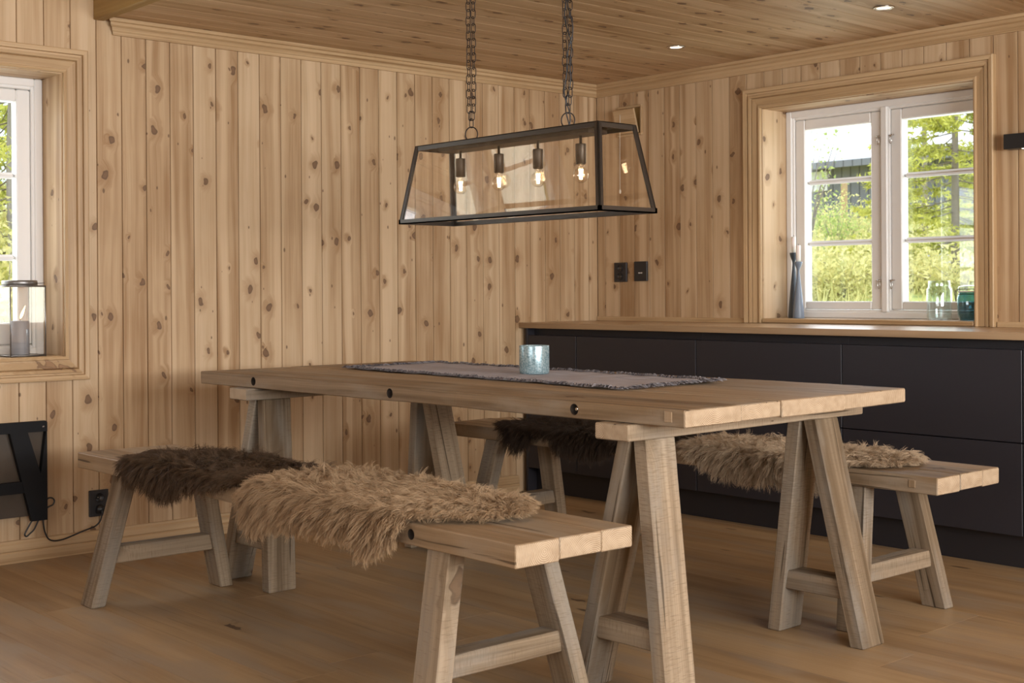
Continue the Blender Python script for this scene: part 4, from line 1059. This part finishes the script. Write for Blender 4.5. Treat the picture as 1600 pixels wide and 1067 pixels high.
def at_px(px, depth_y=None, depth_x=None):
    """ground point seen at pixel column px on the plane y=depth_y or x=depth_x"""
    d = w + r3 * ((px - 800) / 2069.72); o = mw.translation
    k = (depth_y - o.y) / d.y if depth_y is not None else (depth_x - o.x) / d.x
    return o.x + d.x * k, o.y + d.y * k
x, y = at_px(1492, 8.0); spruce(x, y, 5.2, 1.15, 120, 'tall yellow green spruce filling the right sash of right window', 31, 1.7, .1)
x, y = at_px(1580, 11.); spruce(x, y, 6.0, 1.5, 90, 'spruce half hidden by the right window casing', 33, 1.3)
x, y = at_px(1445, 17.); spruce(x, y, 6.5, 1.3, 60, 'far thin spruce behind the tall yellow green one', 34, .6, .1, 1.4)
x, y = at_px(1395, 10.5); spruce(x, y, 2.3, .55, 40, 'small yellow spruce behind the right window mullion', 32, 1.5)
x, y = at_px(20, None, -6.); spruce(x, y, 5.5, 1.6, 130, 'dense spruce outside the left window', 36, 1.1)
x, y = at_px(60, None, -10.); spruce(x, y, 7.5, 2.1, 120, 'far spruce showing behind the left window sash', 38, .8, 0, 1.4)
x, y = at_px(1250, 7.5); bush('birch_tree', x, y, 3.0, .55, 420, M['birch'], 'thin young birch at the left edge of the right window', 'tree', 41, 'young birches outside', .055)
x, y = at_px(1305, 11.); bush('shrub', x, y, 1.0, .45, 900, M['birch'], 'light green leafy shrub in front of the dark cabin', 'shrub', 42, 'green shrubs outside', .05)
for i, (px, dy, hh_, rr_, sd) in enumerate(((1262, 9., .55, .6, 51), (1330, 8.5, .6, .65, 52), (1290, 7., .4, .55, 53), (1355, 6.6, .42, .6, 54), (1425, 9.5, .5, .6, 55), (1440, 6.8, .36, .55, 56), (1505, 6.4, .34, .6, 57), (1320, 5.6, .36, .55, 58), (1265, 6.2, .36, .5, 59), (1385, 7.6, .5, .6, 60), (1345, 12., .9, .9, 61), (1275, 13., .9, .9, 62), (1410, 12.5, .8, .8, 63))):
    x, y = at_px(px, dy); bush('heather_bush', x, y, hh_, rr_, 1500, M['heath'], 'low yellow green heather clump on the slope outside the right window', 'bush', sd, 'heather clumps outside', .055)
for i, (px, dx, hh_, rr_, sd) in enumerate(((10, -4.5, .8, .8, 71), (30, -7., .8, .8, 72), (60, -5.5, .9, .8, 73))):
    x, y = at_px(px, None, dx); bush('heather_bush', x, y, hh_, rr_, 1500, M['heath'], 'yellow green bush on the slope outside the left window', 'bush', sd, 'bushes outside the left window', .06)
# grass tufts
g = np.random.default_rng(5); n = 26000
gx_ = g.uniform(-16, 4, n); gy_ = g.uniform(3., 20, n); gzv = np.array([gz(a, b) for a, b in zip(gx_, gy_)])
C = np.stack([gx_, gy_, gzv - .02], 1); D = g.normal(0, .3, (n, 3)) + np.array([0, 0, 1.])
tri_mesh_o = tri_mesh('grass', cards(C, D, g.uniform(.10, .28, n), g.uniform(.015, .035, n), g), np.clip(g.normal(.6, .25, n), 0, 1), M['heath'], loc=(0, 0, 0))
tag(tri_mesh_o, 'tufts of yellow green grass on the slope', 'grass', kind='stuff')
# rocks
def rock(px, dy, sx, sy, sz, label, seed):
    x, y = at_px(px, dy); z0 = gz(x, y) - .05
    bm = bmesh.new(); bmesh.ops.create_icosphere(bm, subdivisions=4, radius=1.)
    for v_ in bm.verts:
        k = 1 + .35 * mnoise.noise(v_.co * 1.3 + Vector((seed, 0, 0))) + .12 * mnoise.noise(v_.co * 4 + Vector((0, seed, 0)))
        v_.co = Vector((v_.co.x * sx * k, v_.co.y * sy * k, max(-.1, v_.co.z * sz * k)))
    me = bpy.data.meshes.new('boulder'); bm.to_mesh(me); bm.free(); me.materials.append(M['rock'])
    o = bpy.data.objects.new('boulder', me); COL.objects.link(o); o.location = (x, y, z0); tag(o, label, 'rock', 'boulders outside')
rock(1450, 10.5, .55, .5, .42, 'pale boulder under the tall yellow green spruce', 1)
rock(1305, 10., .35, .4, .2, 'small pale boulder in the grass left of the mullion', 2)
x, y = at_px(1320, 14.); mb = MB(); mb.plank((-.05, -.03, 0), (.05, .03, 1.35), 2, None, .004, ei=0); o = mb.build('stake', [M['pinend']], loc=(x, y, gz(x, y) - .05)); tag(o, 'pale wooden stake standing in front of the dark cabin', 'stake')
# dark cabin
cx_, cy_ = at_px(1330, 22.); cz_ = 2.45
cab = thing('cabin', (cx_, cy_, cz_), 'dark board clad cabin with pale roof seen through left sash', 'building')
mb = MB(); mb.plank((-6., 0, -.3), (6., 5., 1.62), 2, None, .01, ei=0); mb.build('walls', [M['cladding']], cab)
mb = MB(); b = mb.add([(-6.5, -.6, 1.55), (6.5, -.6, 1.55), (6.5, 2.5, 2.95), (-6.5, 2.5, 2.95), (-6.5, 5.6, 1.55), (6.5, 5.6, 1.55)] + [(-6.5, -.6, 1.72), (6.5, -.6, 1.72), (6.5, 2.5, 3.12), (-6.5, 2.5, 3.12), (-6.5, 5.6, 1.72), (6.5, 5.6, 1.72)])
for f in ([0, 1, 2, 3], [3, 2, 5, 4], [6, 7, 8, 9], [9, 8, 11, 10], [0, 1, 7, 6], [4, 5, 11, 10], [0, 3, 9, 6], [3, 4, 10, 9], [1, 2, 8, 7], [2, 5, 11, 8]): mb.face([b + i for i in f])
mb.build('roof', [M['roof']], cab)
mb = MB(); mb.plank((-6.5, -.66, 1.50), (6.5, -.6, 1.66), 0, None, .004, ei=0); tag(mb.build('gutter', [M['cladding']], cab), 'dark eaves gutter')
xw, _ = at_px(1279, 22.); xw -= cx_
mb = MB()
for lo, hi in (((xw - .3, -.05, 1.02), (xw + .3, -.0, 1.09)), ((xw - .3, -.05, 1.43), (xw + .3, 0, 1.5)), ((xw - .3, -.05, 1.09), (xw - .23, 0, 1.43)), ((xw + .23, -.05, 1.09), (xw + .3, 0, 1.43)), ((xw - .02, -.05, 1.09), (xw + .02, 0, 1.43))): mb.plank(lo, hi, 0, None, .003, ei=0)
wf = mb.build('window', [M['white']], cab); mb = MB(); mb.plank((xw - .23, -.02, 1.09), (xw + .23, -.005, 1.43), 0, None, .001, ei=0); mb.build('pane', [M['roof']], wf)

# ------------------------------------------------------------------ light
W_ = bpy.data.worlds.new('sky'); S.world = W_; W_.use_nodes = True; nt = W_.node_tree; nt.nodes.clear(); t = NT(nt)
out = nt.nodes.new('ShaderNodeOutputWorld'); tc = t.n('ShaderNodeTexCoord', 0)
cl = t.noise(tc, 3., 5.)
bgc = t.mix(t.step(cl, .42, .6), (.62, .78, .98), (1., 1., 1.))
bg = t.n('ShaderNodeBackground', 0, {'Color': bgc, 'Strength': 2.8}); nt.links.new(bg, out.inputs[0])
def area(name, loc, rot, sx, sy, e, col):
    l = bpy.data.lights.new(name, 'AREA'); l.shape = 'RECTANGLE'; l.size = sx; l.size_y = sy; l.energy = e; l.color = col
    o = bpy.data.objects.new(name, l); COL.objects.link(o); o.location = loc; o.rotation_euler = rot; return o
area('daylight_front', (XM - .01, -3.3, 1.525), (0, math.radians(90), 0), 1.05, 4.4, 215., (.97, .98, 1.))
area('ceiling_fill', (XM - .02, -3.3, 1.2), (0, math.radians(122), 0), .45, 4.2, 115., (1., .98, .94))  # added fill light tilted upward to brighten the ceiling, no terrace behind it
area('daylight_back', (4.5, YM + .01, 1.575), (math.radians(90), 0, 0), 3.6, 1.1, 48., (.97, .98, 1.))
area('daylight_right', (1.73, .32, 1.45), (math.radians(-90), 0, 0), 1.0, .95, 6., (.95, .98, 1.))
area('daylight_left', (-.32, -3.675, 1.4), (0, math.radians(-90), 0), .95, 1.0, 9., (.95, .98, 1.))
for dx, dy in ((1.098, -.575), (2.228, -.582)):
    l = bpy.data.lights.new('downlight_beam', 'SPOT'); l.energy = 7.; l.color = (1., .8, .58); l.spot_size = 1.6; l.spot_blend = .8; l.shadow_soft_size = .006
    o = bpy.data.objects.new('downlight_beam', l); COL.objects.link(o); o.location = (dx, dy, ZC - .012)

S.view_settings.view_transform = 'Standard'; S.view_settings.look = 'None'; S.view_settings.gamma = 1.; S.view_settings.exposure = .1; S.view_settings.use_curve_mapping = False
S.cycles.use_denoising = True
S.cycles.use_adaptive_sampling = True; S.cycles.adaptive_threshold = .015
S.cycles.max_bounces = 8; S.cycles.diffuse_bounces = 4; S.cycles.glossy_bounces = 4; S.cycles.transparent_max_bounces = 24; S.cycles.caustics_reflective = False; S.cycles.caustics_refractive = False
S.cycles.sample_clamp_indirect = 6.
